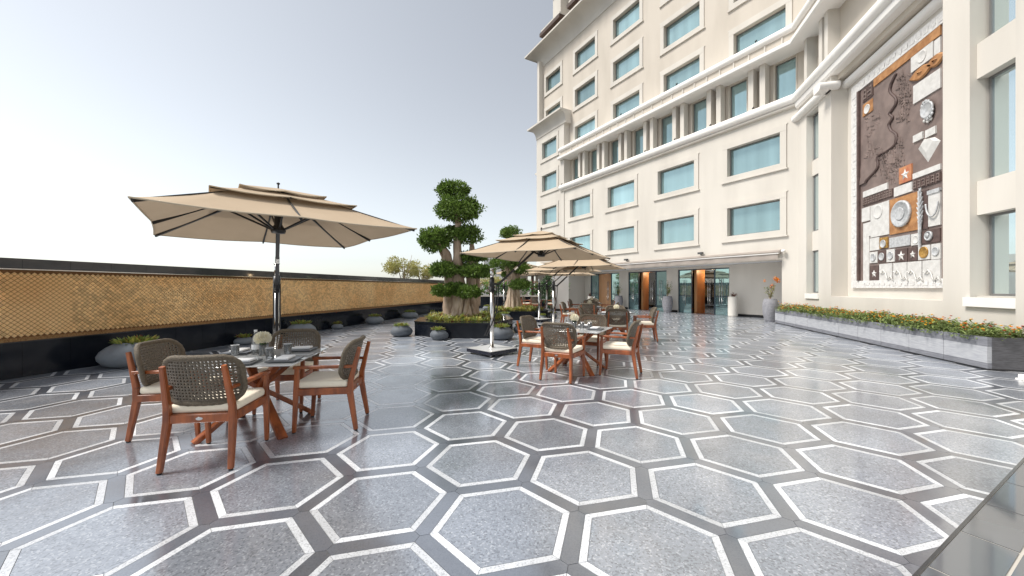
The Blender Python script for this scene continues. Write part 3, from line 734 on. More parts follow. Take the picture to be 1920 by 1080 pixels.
for px, py, hw_, hh_ in ((1732,135.5,.42,.17), (1761,112,.3,.16)):
    y, zz = on_wing(px, py, W2); b = MB(); n = 14; pts = []
    for i in range(n+1): pts.append((-hw_+2*hw_*i/n, 0, hh_*sin(pi*i/n)))
    for i in range(n-1, 0, -1): pts.append((-hw_+2*hw_*i/n, 0, -hh_*sin(pi*i/n)))
    c = [(p[0]*.9, .04, p[2]*.8) for p in pts]; k = len(pts)
    b.add(pts+c, [tuple(range(k, 2*k))]+[(i, (i+1) % k, k+(i+1) % k, k+i) for i in range(k)]); b.lathe([(.09,0),(.09,.02),(.06,.02),(.05,0)], 16, cap=False)
    b.build('almond_carving', M_mur_orange, mural, WG @ TR(y, MN+.05, zz))
mrect('white_panel', 1717, 1769, 161, 195.5, .06, M_mur_white)
mdisc('pendant', 1745.5, 205, 15, .08, M_mur_silver, .1)
for i in range(14):
    a = 2*pi*i/14; mdisc('pendant_bead', 1745.5+13*cos(a)*.75, 205+16*sin(a), 3.6, .06, M_mur_silver, .1, False)
for i in range(3): mdisc('pendant_drop', 1739+6*i, 226+(3 if i == 1 else 0)-i*2, 3.2, .06, M_mur_white, .06, False)
mrect('white_panel', 1717, 1735.5, 254.4, 268, .07, M_mur_white); mrect('white_panel', 1740, 1760, 244.4, 259, .07, M_mur_white)
dp = [on_wing(*p, W2) for p in ((1724.4,279),(1735.5,261),(1755.5,256.7),(1766.7,263.3),(1743,304))]
b = MB(); k = 5; cy_ = sum(p[0] for p in dp)/5; cz_ = sum(p[1] for p in dp)/5+.15
b.add([(p[0], MN+.03, p[1]) for p in dp]+[(cy_+(p[0]-cy_)*.55, MN+.085, cz_+(p[1]-cz_)*.55) for p in dp], [(5,6,7,8,9)]+[(i, (i+1) % 5, 5+(i+1) % 5, 5+i) for i in range(5)]); b.build('gem_relief', M_mur_white, mural, WG)
mrect('red_panel', 1690.3, 1714.4, 315.6, 346, .06, M_mur_red); mstar(1702, 327, 11, .09)
mrect('white_strip', 1716, 1769, 325.7, 336.6, .06, M_mur_white); _, r = mrect('kufic_panel', 1716.8, 1769, 339, 357, .05, M_mur_dark); kufic(r, .08)
mrect('white_strip', 1622, 1668.6, 359.5, 371, .06, M_mur_white); _, r = mrect('kufic_panel', 1621.7, 1678, 372.7, 387, .05, M_mur_dark); kufic(r, .08)
mrect('white_panel', 1680.7, 1715, 352, 369.6, .06, M_mur_white); mrect('orange_panel', 1672, 1726.4, 375, 441, .05, M_mur_orange)
mdisc('great_coin', 1696, 400.5, 25, .14, M_mur_silver, .08); mdisc('coin_relief', 1696, 400.5, 12, .02, M_mur_silver, .19)
mrect('white_panel', 1619.5, 1635, 391, 417, .05, M_mur_white); mrect('white_panel', 1636, 1671.5, 386, 446, .05, M_mur_white); mdisc('disc', 1650, 397, 13, .03, M_mur_white, .08)
mrect('dark_panel', 1727, 1745, 360, 432, .04, M_mur_dark)
y, zz = on_wing(1733, 396, W2); b = MB()
for i in range(9):
    t = i/8; w_ = .11*sin(pi*(.12+.8*t))
    for s_ in (-1, 1): b.beam((0, .01, -.55+t*1.0), (s_*w_, .012, -.42+t*1.0+.05), .05, .03, w2=.02, h2=.02)
b.beam((0, .02, -.95), (0, .03, .55), .05, .05); b.build('feather_relief', M_mur_silver, mural, WG @ TR(y, MN+.08, zz))
mrect('white_panel', 1745.7, 1769, 363, 425.7, .06, M_mur_white); mrect('grey_bar', 1745, 1769, 357.8, 366, .10, M_mur_silver)
y, zz = on_wing(1757, 392, W2); b = MB(); b.tube([(.2*sin(a_*.1-1.5), .02, -.2*cos(a_*.1-1.5)*1.9+.2) for a_ in range(31)], .02, 6); b.build('necklace_relief', M_mur_silver, mural, WG @ TR(y, MN+.09, zz))
mrect('gold_panel', 1653, 1668.6, 446, 466.6, .05, M_mur_gold); mdisc('coin', 1660.5, 457, 7.5, .05, M_mur_silver, .08)
mrect('grey_panel', 1671.7, 1711, 446, 465.4, .05, M_mur_silver); mrect('white_panel', 1712.7, 1731, 439, 461, .05, M_mur_white); mdisc('crescent', 1722, 449, 8, .03, M_mur_white, .08)
mrect('dark_panel', 1733, 1768, 433, 457.5, .05, M_mur_dark); mdisc('shell_relief', 1748, 442, 9, .09, M_mur_silver, .08); mdisc('shell_whorl', 1747, 441, 4.5, .04, M_mur_silver, .15, False)
for pxl, pxr, pt, pb, m1, m2 in ((1634,1649.4,473,494,M_mur_white,M_mur_silver),(1650,1665.5,471,493,M_mur_dark,M_mur_silver),(1666.2,1682,468,492,M_mur_white,M_mur_silver),(1726,1749,461,488,M_mur_white,M_mur_gold),(1751,1769,457.5,487,M_mur_white,M_mur_silver)):
    mrect('coin_panel', pxl, pxr, pt, pb, .05, m1); mdisc('coin', (pxl+pxr)/2, (pt+pb)/2-(pxr-pxl)*.06, (pxr-pxl)*.47, .05, m2, .08)
for pxl, pxr, pt, pb in ((1682.6,1706,467.5,492),(1707.4,1725,464.5,489.5),(1634.4,1651.8,498.5,528)):
    mrect('dark_panel', pxl, pxr, pt, pb, .05, M_mur_dark); mstar((pxl+pxr)/2, (pt+pb)/2, (pxr-pxl)*.43, .08)
for pxl, pxr, pt in ((1653,1677.5,495),(1679.5,1705.5,493),(1706.2,1733.4,491),(1735,1769,488.5)):
    mrect('white_panel', pxl, pxr, pt, 528, .06, M_mur_white)
    y, zz = on_wing((pxl+pxr)/2+3, 511, W2); b = MB()
    b.tube([(-.3+.08*i, .012+.01*(i % 2), -.25+.05*i+.09*sin(i*1.7)) for i in range(8)], .016, 6); b.build('profile_relief', M_mur_white, mural, WG @ TR(y, MN+.085, zz))
mrect('pale_panel', 1621.5, 1633, 424, 528, .035, M_mur_white); mrect('pale_panel', 1634, 1652, 447, 471, .035, M_mur_white); mrect('pale_panel', 1621.5, 1652, 419, 445, .034, M_mur_white)
b = MB(); b.box(15.30, 15.40, MN, MN+.10, 1.745, 8.14); b.build('edge_shadow_strip', M_mur_dark, mural, WG @ TR(.1, 0))  # dark strip painting the shadow gap along the left border
# rippling silhouette line
cur = [(1683,138),(1674,158),(1672,173),(1682,184.5),(1682.7,195.5),(1671,213),(1676.5,221),(1670,233),(1673,244.5),(1683,253),(1682,269),(1667,282),(1651,291),(1648,300),(1648,315),(1629,336),(1626,343)]
cp = [Vector((on_wing(*p, W2)[0], 0, on_wing(*p, W2)[1])) for p in cur]
def smooth_curve(P, k=6):
    out = []
    for i in range(len(P)-1):
        p0, p1, p2, p3 = P[max(i-1,0)], P[i], P[i+1], P[min(i+2, len(P)-1)]
        for j in range(k):
            t = j/k; out.append(.5*((2*p1)+(p2-p0)*t+(2*p0-5*p1+4*p2-p3)*t*t+(3*p1-p0-3*p2+p3)*t**3))
    return out+[P[-1]]
sc_ = smooth_curve(cp)
for q in range(9):
    # stepped layers behind the line, each a little lower
    b = MB(); h = .085-.006*q; off = .11*q
    for i in range(len(sc_)-1):
        p, r = sc_[i], sc_[i+1]; sw = .35+.65*abs(sin(i*.09+.5))
        a0, a1 = p.x+off*sw, r.x+off*sw
        b.add([(a0, MN+.02, p.z), (a1, MN+.02, r.z), (a1, MN+h, r.z), (a0, MN+h, p.z), (a1+.125, MN+h, r.z), (a0+.125, MN+h, p.z)], [(0,1,2,3),(3,2,4,5)])
    b.build('ripple_layer', M_mur_brown, mural, WG, fix=True)
b = MB(); b.tube([Vector((p.x-.03, MN+.05, p.z)) for p in sc_], .035, 6); b.build('silhouette_line', M_mur_dark, mural, WG)
# engraved script: small raised strokes
rr = random.Random(4)
for n_, (x0, x1, y0, y1) in enumerate(((1690,1712,140,230),(1628,1668,215,330),(1660,1700,262,345))):
    b = MB()
    for i in range(110):
        px, py = rr.uniform(x0, x1), rr.uniform(y0, y1); y, z = on_wing(px, py, W2)
        if z > 7.6: continue
        d = rr.choice(((.05,.22),(.16,.05),(.1,.1),(.03,.15)))
        b.add([(y,MN+.03,z),(y+.03,MN+.03,z),(y+d[0]+.03,MN+.03,z+d[1]),(y+d[0],MN+.03,z+d[1]),(y+.005,MN+.052,z),(y+.025,MN+.052,z),(y+d[0]+.02,MN+.052,z+d[1]),(y+d[0]+.005,MN+.052,z+d[1])], [(4,5,6,7),(0,1,5,4),(1,2,6,5),(2,3,7,6),(3,0,4,7)])
    b.build('script_relief', M_mur_brown, mural, WG, kind='stuff')
# carved border
for nm, bx_ in (('carved_border', (15.48,15.86,MN,MN+.07,1.5,8.45)), ('carved_border', (11.0,15.479,MN,MN+.07,8.15,8.45)), ('carved_border', (11.0,15.479,MN,MN+.07,1.5,1.74))):
    b = MB(); b.box(*bx_); cb = b.build(nm, M_mur_frame, mural, WG)
    c = MB(); rr = random.Random(int(bx_[0]*10+bx_[4]*7)); ver = bx_[5]-bx_[4] > 3
    L = bx_[5]-bx_[4] if ver else bx_[1]-bx_[0]; k = int(L/.24); w_ = (bx_[1]-bx_[0]) if ver else (bx_[5]-bx_[4])
    for i in range(k):
        t0 = i*.24+.03
        for q in range(3):
            s0 = rr.uniform(.06, w_*.55); ln = rr.uniform(.06, .18); wd = rr.uniform(.04, w_*.4)
            if ver: c.box(bx_[0]+s0, min(bx_[1]-.02, bx_[0]+s0+wd), MN+.07, MN+.076+.002*q, bx_[4]+t0, bx_[4]+t0+ln)
            else: c.box(bx_[0]+t0, bx_[0]+t0+ln, MN+.07, MN+.076+.002*q, bx_[4]+s0, min(bx_[5]-.02, bx_[4]+s0+wd))
    c.build('carving', M_mur_frame, mural, WG, kind='stuff')

# ================================================================== CHAIRS AND TABLES
def make_backrest():
    # woven shell: a rounded panel of small eight-sided openings, bent round the sitter
    NX, NY = 21, 15; HW, HT = .295, .395
    def P(u, v):
        x = HW*u; y = -.245+.085*abs(u)**2.4-.085*v; z = .535+HT*v
        return Vector((x, y, z))
    def inside(u, v):
        a, c = abs(u)*HW, abs(v-.5)*HT; rx, rz = HW-.13, HT/2-.13
        if a <= rx or c <= rz: return a <= HW+1e-6 and c <= HT/2+1e-6
        return (a-rx)**2+(c-rz)**2 <= .13**2
    bm = bmesh.new(); cache = {}
    def V(u, v):
        k = (round(u, 5), round(v, 5))
        if k not in cache: cache[k] = bm.verts.new(P(u, v))
        return cache[k]
    def fit(u, v):                                        # pull outline points onto the rounded outline
        if inside(u, v): return u, v
        for t in range(1, 40):
            k = 1-t*.01
            if inside(u*k, .5+(v-.5)*k): return u*k, .5+(v-.5)*k
        return u, v
    for i in range(NX):
        for j in range(NY):
            u0, u1 = -1+2*i/NX, -1+2*(i+1)/NX; v0, v1 = j/NY, (j+1)/NY
            uc, vc = (u0+u1)/2, (v0+v1)/2
            n_in = sum(inside(a, c) for a in (u0, u1) for c in (v0, v1))
            if n_in == 0: continue
            cs = [V(*fit(u0, v0)), V(*fit(u1, v0)), V(*fit(u1, v1)), V(*fit(u0, v1))]
            if len(set(cs)) < 4: continue
            if n_in < 4 or i in (0, NX-1) or j in (0, NY-1):
                try: bm.faces.new(cs)
                except ValueError: pass
                continue
            ro = .70 if (i+j) % 2 == 0 else .56
            ring = []
            for k in range(8):
                a = radians(-112.5+45*k); ring.append(bm.verts.new(P(uc+(u1-u0)/2*ro*cos(a)*1.05, vc+(v1-v0)/2*ro*sin(a)*1.05)))
            for s_ in range(4):
                bm.faces.new((cs[s_], cs[(s_+1) % 4], ring[(2*s_+1) % 8], ring[2*s_]))
                bm.faces.new((cs[(s_+1) % 4], ring[(2*s_+2) % 8], ring[(2*s_+1) % 8]))
    bmesh.ops.recalc_face_normals(bm, faces=bm.faces)
    r = bmesh.ops.solidify(bm, geom=bm.faces[:], thickness=.016)
    bmesh.ops.recalc_face_normals(bm, faces=bm.faces)
    me = bm_mesh(bm, 'backrest', M_wicker, True, 50)
    rim = MB(); pts = []
    rx, rz = HW-.13, HT/2-.13
    for q, (sx, sz) in enumerate(((1,1),(-1,1),(-1,-1),(1,-1))):
        for k in range(9):
            a = pi/2*q+pi/2*k/8
            pts.append(((sx*rx+.13*cos(a))/HW, .5+(sz*rz+.13*sin(a))/HT))
    loop = [P(u, v) for u, v in pts]
    # thick braided rim, closed
    full = []
    for i in range(len(loop)):
        p, q = loop[i], loop[(i+1) % len(loop)]; n_ = max(1, int((q-p).length/.03))
        for k in range(n_):
            t = k/n_; u = pts[i][0]+(pts[(i+1) % len(pts)][0]-pts[i][0])*t; v = pts[i][1]+(pts[(i+1) % len(pts)][1]-pts[i][1])*t; full.append(P(u, v)+Vector((0,.006,0)))
    full.append(full[0]); full.append(full[1])
    rim.tube(full, [.021+.003*(i % 2) for i in range(len(full))], 8, cap=False)
    return me, rim.mesh('braided_rim', M_wicker2, True)
ME_back, ME_rim = make_backrest()
def make_cushion():
    bm = bevelled_box(.52, .52, .075, .033, 4)
    for v in bm.verts:
        if v.co.z > 0: v.co.z += .012*(1-(v.co.x/.26)**2)*(1-(v.co.y/.26)**2)
    bmesh.ops.translate(bm, verts=bm.verts, vec=(0, .02, .492)); return bm_mesh(bm, 'cushion', M_cushion)
ME_cush = make_cushion()
def part_mesh(name, m, fn):
    b = MB(); fn(b); return b.mesh(name, m, True)
ME_ch = {}
for s_ in (-1, 1):
    def rear(b, s_=s_):
        b.beam((s_*.262, -.325, .012), (s_*.245, -.262, .40), .038, .042, w2=.05, h2=.062, side=(1,0,0))
        b.beam((s_*.245, -.262, .40), (s_*.243, -.268, .52), .05, .062, w2=.046, h2=.055, side=(1,0,0))
        b.beam((s_*.243, -.268, .52), (s_*.225, -.352, .87), .046, .055, w2=.034, h2=.036, side=(1,0,0))
    def front(b, s_=s_):
        b.beam((s_*.258, .285, .012), (s_*.262, .262, .42), .034, .036, w2=.046, h2=.052, side=(1,0,0))
        b.beam((s_*.262, .262, .42), (s_*.268, .252, .665), .046, .052, w2=.038, h2=.044, side=(1,0,0))
    def arm(b, s_=s_):
        b.beam((s_*.268, .285, .678), (s_*.270, .02, .678), .050, .030, w2=.054, h2=.032, side=(1,0,0))
        b.beam((s_*.270, .02, .678), (s_*.244, -.30, .672), .054, .032, w2=.036, h2=.03, side=(1,0,0))
    def rail(b, s_=s_): b.beam((s_*.255, -.24, .42), (s_*.262, .25, .42), .032, .07, side=(1,0,0))
    ME_ch['rear', s_] = part_mesh('leg', M_wood, rear); ME_ch['front', s_] = part_mesh('leg', M_wood, front)
    ME_ch['arm', s_] = part_mesh('armrest', M_wood, arm); ME_ch['rail', s_] = part_mesh('seat_rail', M_wood, rail)
    ME_ch['footr', s_] = part_mesh('foot_cap', M_rubber, lambda b, s_=s_: b.tube([(s_*.262,-.325,0),(s_*.262,-.325,.014)], .017, 8))
    ME_ch['footf', s_] = part_mesh('foot_cap', M_rubber, lambda b, s_=s_: b.tube([(s_*.258,.285,0),(s_*.258,.285,.014)], .017, 8))
ME_ch['railf'] = part_mesh('seat_rail', M_wood, lambda b: b.beam((-.25,.252,.42),(.25,.252,.42),.034,.072,side=(0,1,0)))
ME_ch['railb'] = part_mesh('seat_rail', M_wood, lambda b: b.beam((-.235,-.262,.42),(.235,-.262,.42),.034,.072,side=(0,1,0)))
ME_ch['badge'] = part_mesh('badge', M_badge, lambda b: b.tube([(0,-.279,.42),(0,-.282,.42)], .026, 16, squash=.5))
ME_ch['panel'] = part_mesh('seat_panel', M_wood, lambda b: b.box(-.25,.25,-.25,.26,.445,.456))
def make_chair():
    t = thing('wicker_armchair', 'x', 'chair', group='wicker dining armchairs')
    for s_ in (-1, 1):
        o = put('leg', ME_ch['rear', s_], t); put('foot_cap', ME_ch['footr', s_], o)
        o = put('leg', ME_ch['front', s_], t); put('foot_cap', ME_ch['footf', s_], o)
        put('armrest', ME_ch['arm', s_], t); put('seat_rail', ME_ch['rail', s_], t)
    put('seat_rail', ME_ch['railf'], t); o = put('seat_rail', ME_ch['railb'], t); put('badge', ME_ch['badge'], o)
    put('seat_panel', ME_ch['panel'], t); put('cushion', ME_cush, t)
    o = put('backrest', ME_back, t); put('braided_rim', ME_rim, o)
    return t
chair0 = make_chair(); used = [False]
def chair(x, y, rz, label):
    M = TR(x, y, 0, rz)
    if not used[0]:
        used[0] = True; chair0.matrix_basis = M
        def upd(o, D):
            WM[o] = D @ WM[o]
            for c in KIDS.get(o, []): upd(c, D)
        upd(chair0, M); chair0['label'] = label; return chair0
    c = copy_tree(chair0, None, M); c['label'] = label; return c
TS = .53
ME_tt = bm_mesh(bevelled_box(2*TS, 2*TS, .012, .004, 1), 'table_top', M_tableglass)
def tleg(b, sx, sy):
    side = Vector((-sy, sx, 0))
    b.beam((sx*.40, sy*.40, 0), (-sx*.30, -sy*.30, .735), .085, .05, side=side)
ME_tl = [part_mesh('leg', M_wood, lambda b, a=a: tleg(b, *a)) for a in ((1,1),(-1,1),(-1,-1),(1,-1))]
ME_thub = part_mesh('top_bracket', M_wood, lambda b: (b.beam((-.30,-.30,.722),(.30,.30,.722),.06,.03), b.beam((-.30,.30,.7205),(.30,-.30,.7205),.06,.028)))
def place_setting(x, y, rz, label, group):
    t = thing('place_setting', label, 'place setting', TR(x, y, .762, rz), group)
    bm = bevelled_box(.27, .27, .014, .006, 2); bmesh.ops.translate(bm, verts=bm.verts, vec=(0,0,.009)); put('plate', bm_mesh(bm, 'plate', M_china), t)
    bm = bevelled_box(.20, .13, .022, .009, 3)
    for v in bm.verts: v.co.z += .004*sin(v.co.x*31)+.003*cos(v.co.y*40)
    bmesh.ops.translate(bm, verts=bm.verts, vec=(0,0,.03)); put('napkin', bm_mesh(bm, 'napkin', M_linen), t)
ME_tum = part_mesh('water_tumbler', M_tumbler, lambda b: b.lathe([(.001,.0),(.034,.0),(.037,.01),(.040,.115),(.0375,.115),(.034,.016),(.001,.014)], 20, cap=False))
ME_rim_t = part_mesh('tumbler_rim', M_porcelain, lambda b: b.lathe([(.0405,.113),(.0405,.117),(.037,.117),(.037,.113)], 20, cap=False))
def tumbler(x, y, label, group):
    t = thing('water_tumbler', label, 'glass', TR(x, y, .757), group)
    put('tumbler_body', ME_tum, t); put('tumbler_rim', ME_rim_t, t)
    b = MB(); b.lathe([(.001,.017),(.033,.017),(.035,.07),(.001,.072)], 18, cap=False); b.build('water', M_tumbler, t)
def bottle(x, y, label):
    t = thing('water_bottle', label, 'bottle', TR(x, y, .757))
    b = MB(); b.lathe([(.001,0),(.036,0),(.039,.008),(.039,.15),(.034,.18),(.017,.215),(.015,.25),(.013,.25),(.014,.215),(.031,.178),(.036,.15),(.036,.01),(.001,.008)], 22, cap=False); b.build('bottle_glass', M_tumbler, t)
    b = MB(); b.lathe([(.001,.25),(.0165,.25),(.0165,.272),(.001,.274)], 16, cap=False); b.build('cap', M_porcelain, t)
    b = MB(); b.lathe([(.0393,.055),(.0397,.06),(.0397,.105),(.0393,.11)], 22, cap=False); b.build('paper_label', M_linen, t)
def flower_vase(x, y, label, group=None, k=150):
    t = thing('flower_vase', label, 'vase', TR(x, y, .757), group)
    b = MB(); b.lathe([(.001,0),(.034,0),(.037,.006),(.037,.125),(.034,.125),(.034,.01),(.001,.008)], 18, cap=False); b.build('vase_glass', M_tumbler, t)
    b = MB(); rr = random.Random(int(x*77))
    for i in range(12):
        a = rr.uniform(0, 6.3); r = rr.uniform(0,.025); b.tube([(r*cos(a), r*sin(a), .012), (r*cos(a+1), r*sin(a+1), .14)], .005, 5)
    for i in range(14):
        a = rr.uniform(0, 6.3); b.leaf(Vector((0,0,.12)), Vector((cos(a), sin(a), .3)), Vector((0,0,1)), .06, .03)
    b.build('stems', M_greenstem, t)
    b = MB()
    for i in range(k):
        g = math.acos(1-1.75*(i+.5)/k); a = i*2.39996; d = Vector((sin(g)*cos(a), sin(g)*sin(a), cos(g)*.85))
        c = Vector((0,0,.19))+d*.055; b.leaf(c, (d+Vector((rr.uniform(-.4,.4), rr.uniform(-.4,.4), .3))).normalized(), Vector((-d.y, d.x, .1)), .036, .036)
    b.lathe([(.001,.135),(.045,.15),(.06,.19),(.045,.23),(.001,.245)], 14, cap=False)
    b.build('bloom', M_petal, t)
# table: centre (right, forward), heading in degrees right of view, chairs present
tables = [
 ((-2.73,4.09), -8.5, 'glass topped table with crossed teak legs under the large left parasol', 'the left table', 'ABCD', .70),
 ((1.20,6.95), 28, 'glass topped table with crossed teak legs in the middle, nearest the steel base parasol', 'the middle table', 'ABCD', .74),
 ((3.04,11.0), 13, 'glass topped table just behind the middle one, on its right', 'the second table of the row', 'ABCD', .74),
 ((3.02,14.7), 16, 'glass topped table third in the row towards the doors', 'the third table of the row', 'ABCD', .74),
 ((3.90,18.6), 16, 'glass topped table last in the row, nearest the doors', 'the table nearest the doors', 'ABCD', .74),
 ((1.75,25.0), 16, 'small looking table far back beside the black hedge planter', 'the far table by the hedge', 'ABC', .74),
]
SIDES = {'A': (0,-1,'wicker armchair with its back to the viewer at %s'), 'B': (-1,0,'wicker armchair on the left side of %s'), 'C': (1,0,'wicker armchair on the right side of %s'), 'D': (0,1,'wicker armchair on the far side of %s, facing the viewer')}
for ti, ((X, Z), hd, tl, tn, sides, dist) in enumerate(tables):
    x, y = cw(X, Z); rz = cam_angle(hd); R_ = Matrix.Rotation(rz, 3, 'Z')
    t = thing('dining_table', tl, 'table', TR(x, y, 0, rz), 'glass dining tables')
    put('table_top', ME_tt, t, WM[t] @ TR(0,0,.75))
    for m in ME_tl: put('leg', m, t)
    put('top_bracket', ME_thub, t)
    for s_ in sides:
        dx, dy, lab = SIDES[s_]; d = R_ @ Vector((dx*(dist+.03), dy*dist, 0))
        face = rz+{'A': 0, 'D': pi, 'B': -pi/2, 'C': pi/2}[s_]
        jit = random.Random(ti*7+ord(s_)).uniform(-.05, .05) if ti else 0
        chair(x+d.x, y+d.y, face+jit, lab % tn)
    def loc(a, c): v = R_ @ Vector((a, c, 0)); return x+v.x, y+v.y
    if ti == 0:
        bottle(*cw(-2.885,4.25), 'clear glass water bottle with white cap on the left table')
        flower_vase(*cw(-2.74,4.15), 'cream pompon flower in a small green stemmed vase on the left table')
        for (a, c), lab in (((-3.05,4.16),'water glass nearest the left wicker chair on the left table'),((-2.546,3.97),'water glass right of the flower vase on the left table'),((-2.53,4.26),'water glass in front of the far chair on the left table')):
            tumbler(*cw(a, c), lab, 'water glasses')
        for (a, c), r_, lab in (((-3.12,4.33),pi/2,'plate and folded napkin before the left chair of the left table'),((-2.32,3.86),pi/2,'plate and folded napkin before the right chair of the left table'),((-2.50,4.50),0,'plate and folded napkin before the far chair of the left table'),((-2.66,3.72),0,'plate and folded napkin hidden behind the nearest chair at the left table')):
            place_setting(*cw(a, c), rz+r_, lab, 'napkins on plates')
    elif ti == 1:
        flower_vase(*loc(-.06,.02), 'cream pompon flower in a vase on the middle table')
        bottle(*loc(-.16,-.03), 'water bottle left of the flower on the middle table')
        tumbler(*loc(.08,.04), 'water glass just right of the flower on the middle table', 'water glasses'); tumbler(*loc(.2,.12), 'water glass farther right of the flower on the middle table', 'water glasses')
        place_setting(*loc(.34,-.02), rz+pi/2, 'plate and folded napkin before the right chair of the middle table', 'napkins on plates')
        place_setting(*loc(.02,.36), rz, 'plate and folded napkin before the far chair of the middle table', 'napkins on plates')
        place_setting(*loc(-.36,0), rz+pi/2, 'plate and folded napkin before the left chair of the middle table', 'napkins on plates')
    else:
        flower_vase(*loc(0,0), 'cream pompon flower in a vase on %s' % tn, k=90)
        if ti < 5:
            place_setting(*loc(.35,0), rz+pi/2, 'plate and napkin on the right of %s' % tn, 'napkins on plates')
            place_setting(*loc(-.35,0), rz+pi/2, 'plate and napkin on the left of %s' % tn, 'napkins on plates')

# ================================================================== PARASOLS
def make_parasol(label, cx, cz, hd, mast_off, base=True, seed=0):
    # cx, cz: hub in view metres; hd: heading of the long side; mast_off: hub -> mast in view metres
    x, y = cw(cx, cz); rz = cam_angle(hd); mx, my = cw(cx+mast_off[0], cz+mast_off[1])
    t = thing('cantilever_parasol', label, 'parasol', TR(mx, my), 'cantilever parasols')
    CM = TR(x, y, 0, rz); A, B = 1.37, 1.54; ZE, ZV = 2.30, 2.66
    def canopy(name, k0, z0, k1, z1, seg=10, sag=.06, parent=t):
        b = MB(); per = []
        cs = [(-1,-1),(1,-1),(1,1),(-1,1)]
        for q in range(4):
            (a0, c0), (a1, c1) = cs[q], cs[(q+1) % 4]
            for i in range(seg):
                u = i/seg; bow = 1-.045*sin(pi*u)*(1 if k0 > .9 else .6)
                dip = 0
                xx, yy = a0+(a1-a0)*u, c0+(c1-c0)*u
                mid = abs(sin(2*pi*u)) if True else 0
                per.append((xx*bow, yy*bow, -.02*mid))
        n = len(per); rings = 6
        for r_ in range(rings+1):
            f = r_/rings; k = k0+(k1-k0)*f; z = z0+(z1-z0)*f-sag*sin(pi*f)
            for (xx, yy, dz) in per: b.v.append((xx*A*k, yy*B*k, z+dz*(1-f)))
        for r_ in range(rings):
            for i in range(n):
                j = (i+1) % n; b.f.append((r_*n+i, r_*n+j, (r_+1)*n+j, (r_+1)*n+i)); b.m.append(0); b.sm.append(True)
        if k1 < .02: pass
        me = b.mesh(name, M_canvas); o = put(name, me, parent, CM)
        h = MB(); loop = [Vector((xx*A*k0, yy*B*k0, z0+dz)) for (xx, yy, dz) in per]; loop += [loop[0], loop[1]]
        h.tube(loop, .009, 5, cap=False); h.build('hem', M_canvas_edge, o, CM); return o
    canopy('canopy', 1, ZE, .44, ZV, sag=.02); canopy('vent_flap', .58, ZV-.025, .30, ZV+.10, sag=.01); canopy('top_cap', .36, ZV+.115, .0, ZV+.26, sag=.0)
    ribs = [(sx, sy) for sx in (-1,1) for sy in (-1,1)]+[(0,1),(0,-1),(1,0),(-1,0)]
    for (sx, sy) in ribs:
        o = MB(); e = .985 if (sx and sy) else .95
        o.beam((sx*A*.02, sy*B*.02, ZV+.20), (sx*A*.44, sy*B*.44, ZV-.02), .022, .034); o.beam((sx*A*.44, sy*B*.44, ZV-.02), (sx*A*e, sy*B*e, ZE-.022), .022, .034)
        rib = o.build('rib', M_blackmetal, t, CM)
        s_ = MB(); s_.beam((sx*.06, sy*.06, ZE+.03), (sx*A*.40, sy*B*.40, ZV-.02), .018, .026); s_.build('strut', M_blackmetal, rib, CM)
        # flap spreaders
        s_ = MB(); s_.beam((sx*A*.2, sy*B*.2, ZV+.09), (sx*A*.57, sy*B*.57, ZV-.035), .016, .022); s_.build('flap_rib', M_blackmetal, rib, CM)
    b = MB(); b.lathe([(.001,ZE-.03),(.085,ZE-.02),(.10,ZE+.02),(.075,ZE+.06),(.05,ZE+.10),(.05,ZV+.20),(.001,ZV+.22)], 16, cap=False); b.build('hub', M_blackmetal, t, CM)
    b = MB(); b.tube([(0,0,ZV+.25),(0,0,ZV+.32)], .010, 8); b.lathe([(.001,ZV+.31),(.022,ZV+.318),(.022,ZV+.335),(.001,ZV+.345)], 10, cap=False); b.build('finial', M_blackmetal, t, CM)
    h = Vector((x-mx, y-my, 0)); hl = h.length; d = h.normalized(); MM = TR(mx, my)
    tp = .135 if base else 0
    b = MB(); b.tube([(0,0,tp*.9),(0,0,1.45)], .045, 16); b.build('mast', M_chrome, t, MM)
    b = MB(); b.tube([(0,0,1.44),(0,0,1.46)], .062, 16); b.tube([(0,0,1.46),(0,0,1.72)], .058, 16); b.build('slider', M_blackmetal, t, MM)
    b = MB(); b.tube([(0,0,1.72),(0,0,1.94)], .042, 16); b.tube([(0,0,1.94),(0,0,1.955)], .05, 16); b.build('mast_top', M_chrome, t, MM)
    el = d*.16+Vector((0,0,1.58))
    top = d*(hl*.86)+Vector((0,0,ZE+.12))
    b = MB(); b.beam(el, top, .055, .045); b.beam(top, d*hl+Vector((0,0,ZE+.16)), .055, .045); b.beam((0,0,1.60), el, .05, .05); b.build('arm', M_blackmetal, t, MM)
    jp = el.lerp(top, .42); jq = el.lerp(top, .50); b = MB(); b.beam(jp, jq, .062, .055); b.build('arm_clamp', M_chrome, t, MM)
    sd_ = Vector((-d.y, d.x, 0))
    b = MB(); b.beam(d*.045+Vector((0,0,.62)), d*.045+Vector((0,0,1.45)), .05, .03, side=sd_); b.build('crank_housing', M_blackmetal, t, MM)
    for s_ in (-1, 1):
        b = MB(); b.tube([el+sd_*.05*s_, d*.10+sd_*.05*s_+Vector((0,0,.95)), -d*.16+sd_*.05*s_+Vector((0,0,.42))], .013, 6); b.build('crank_rod', M_blackmetal, t, MM)
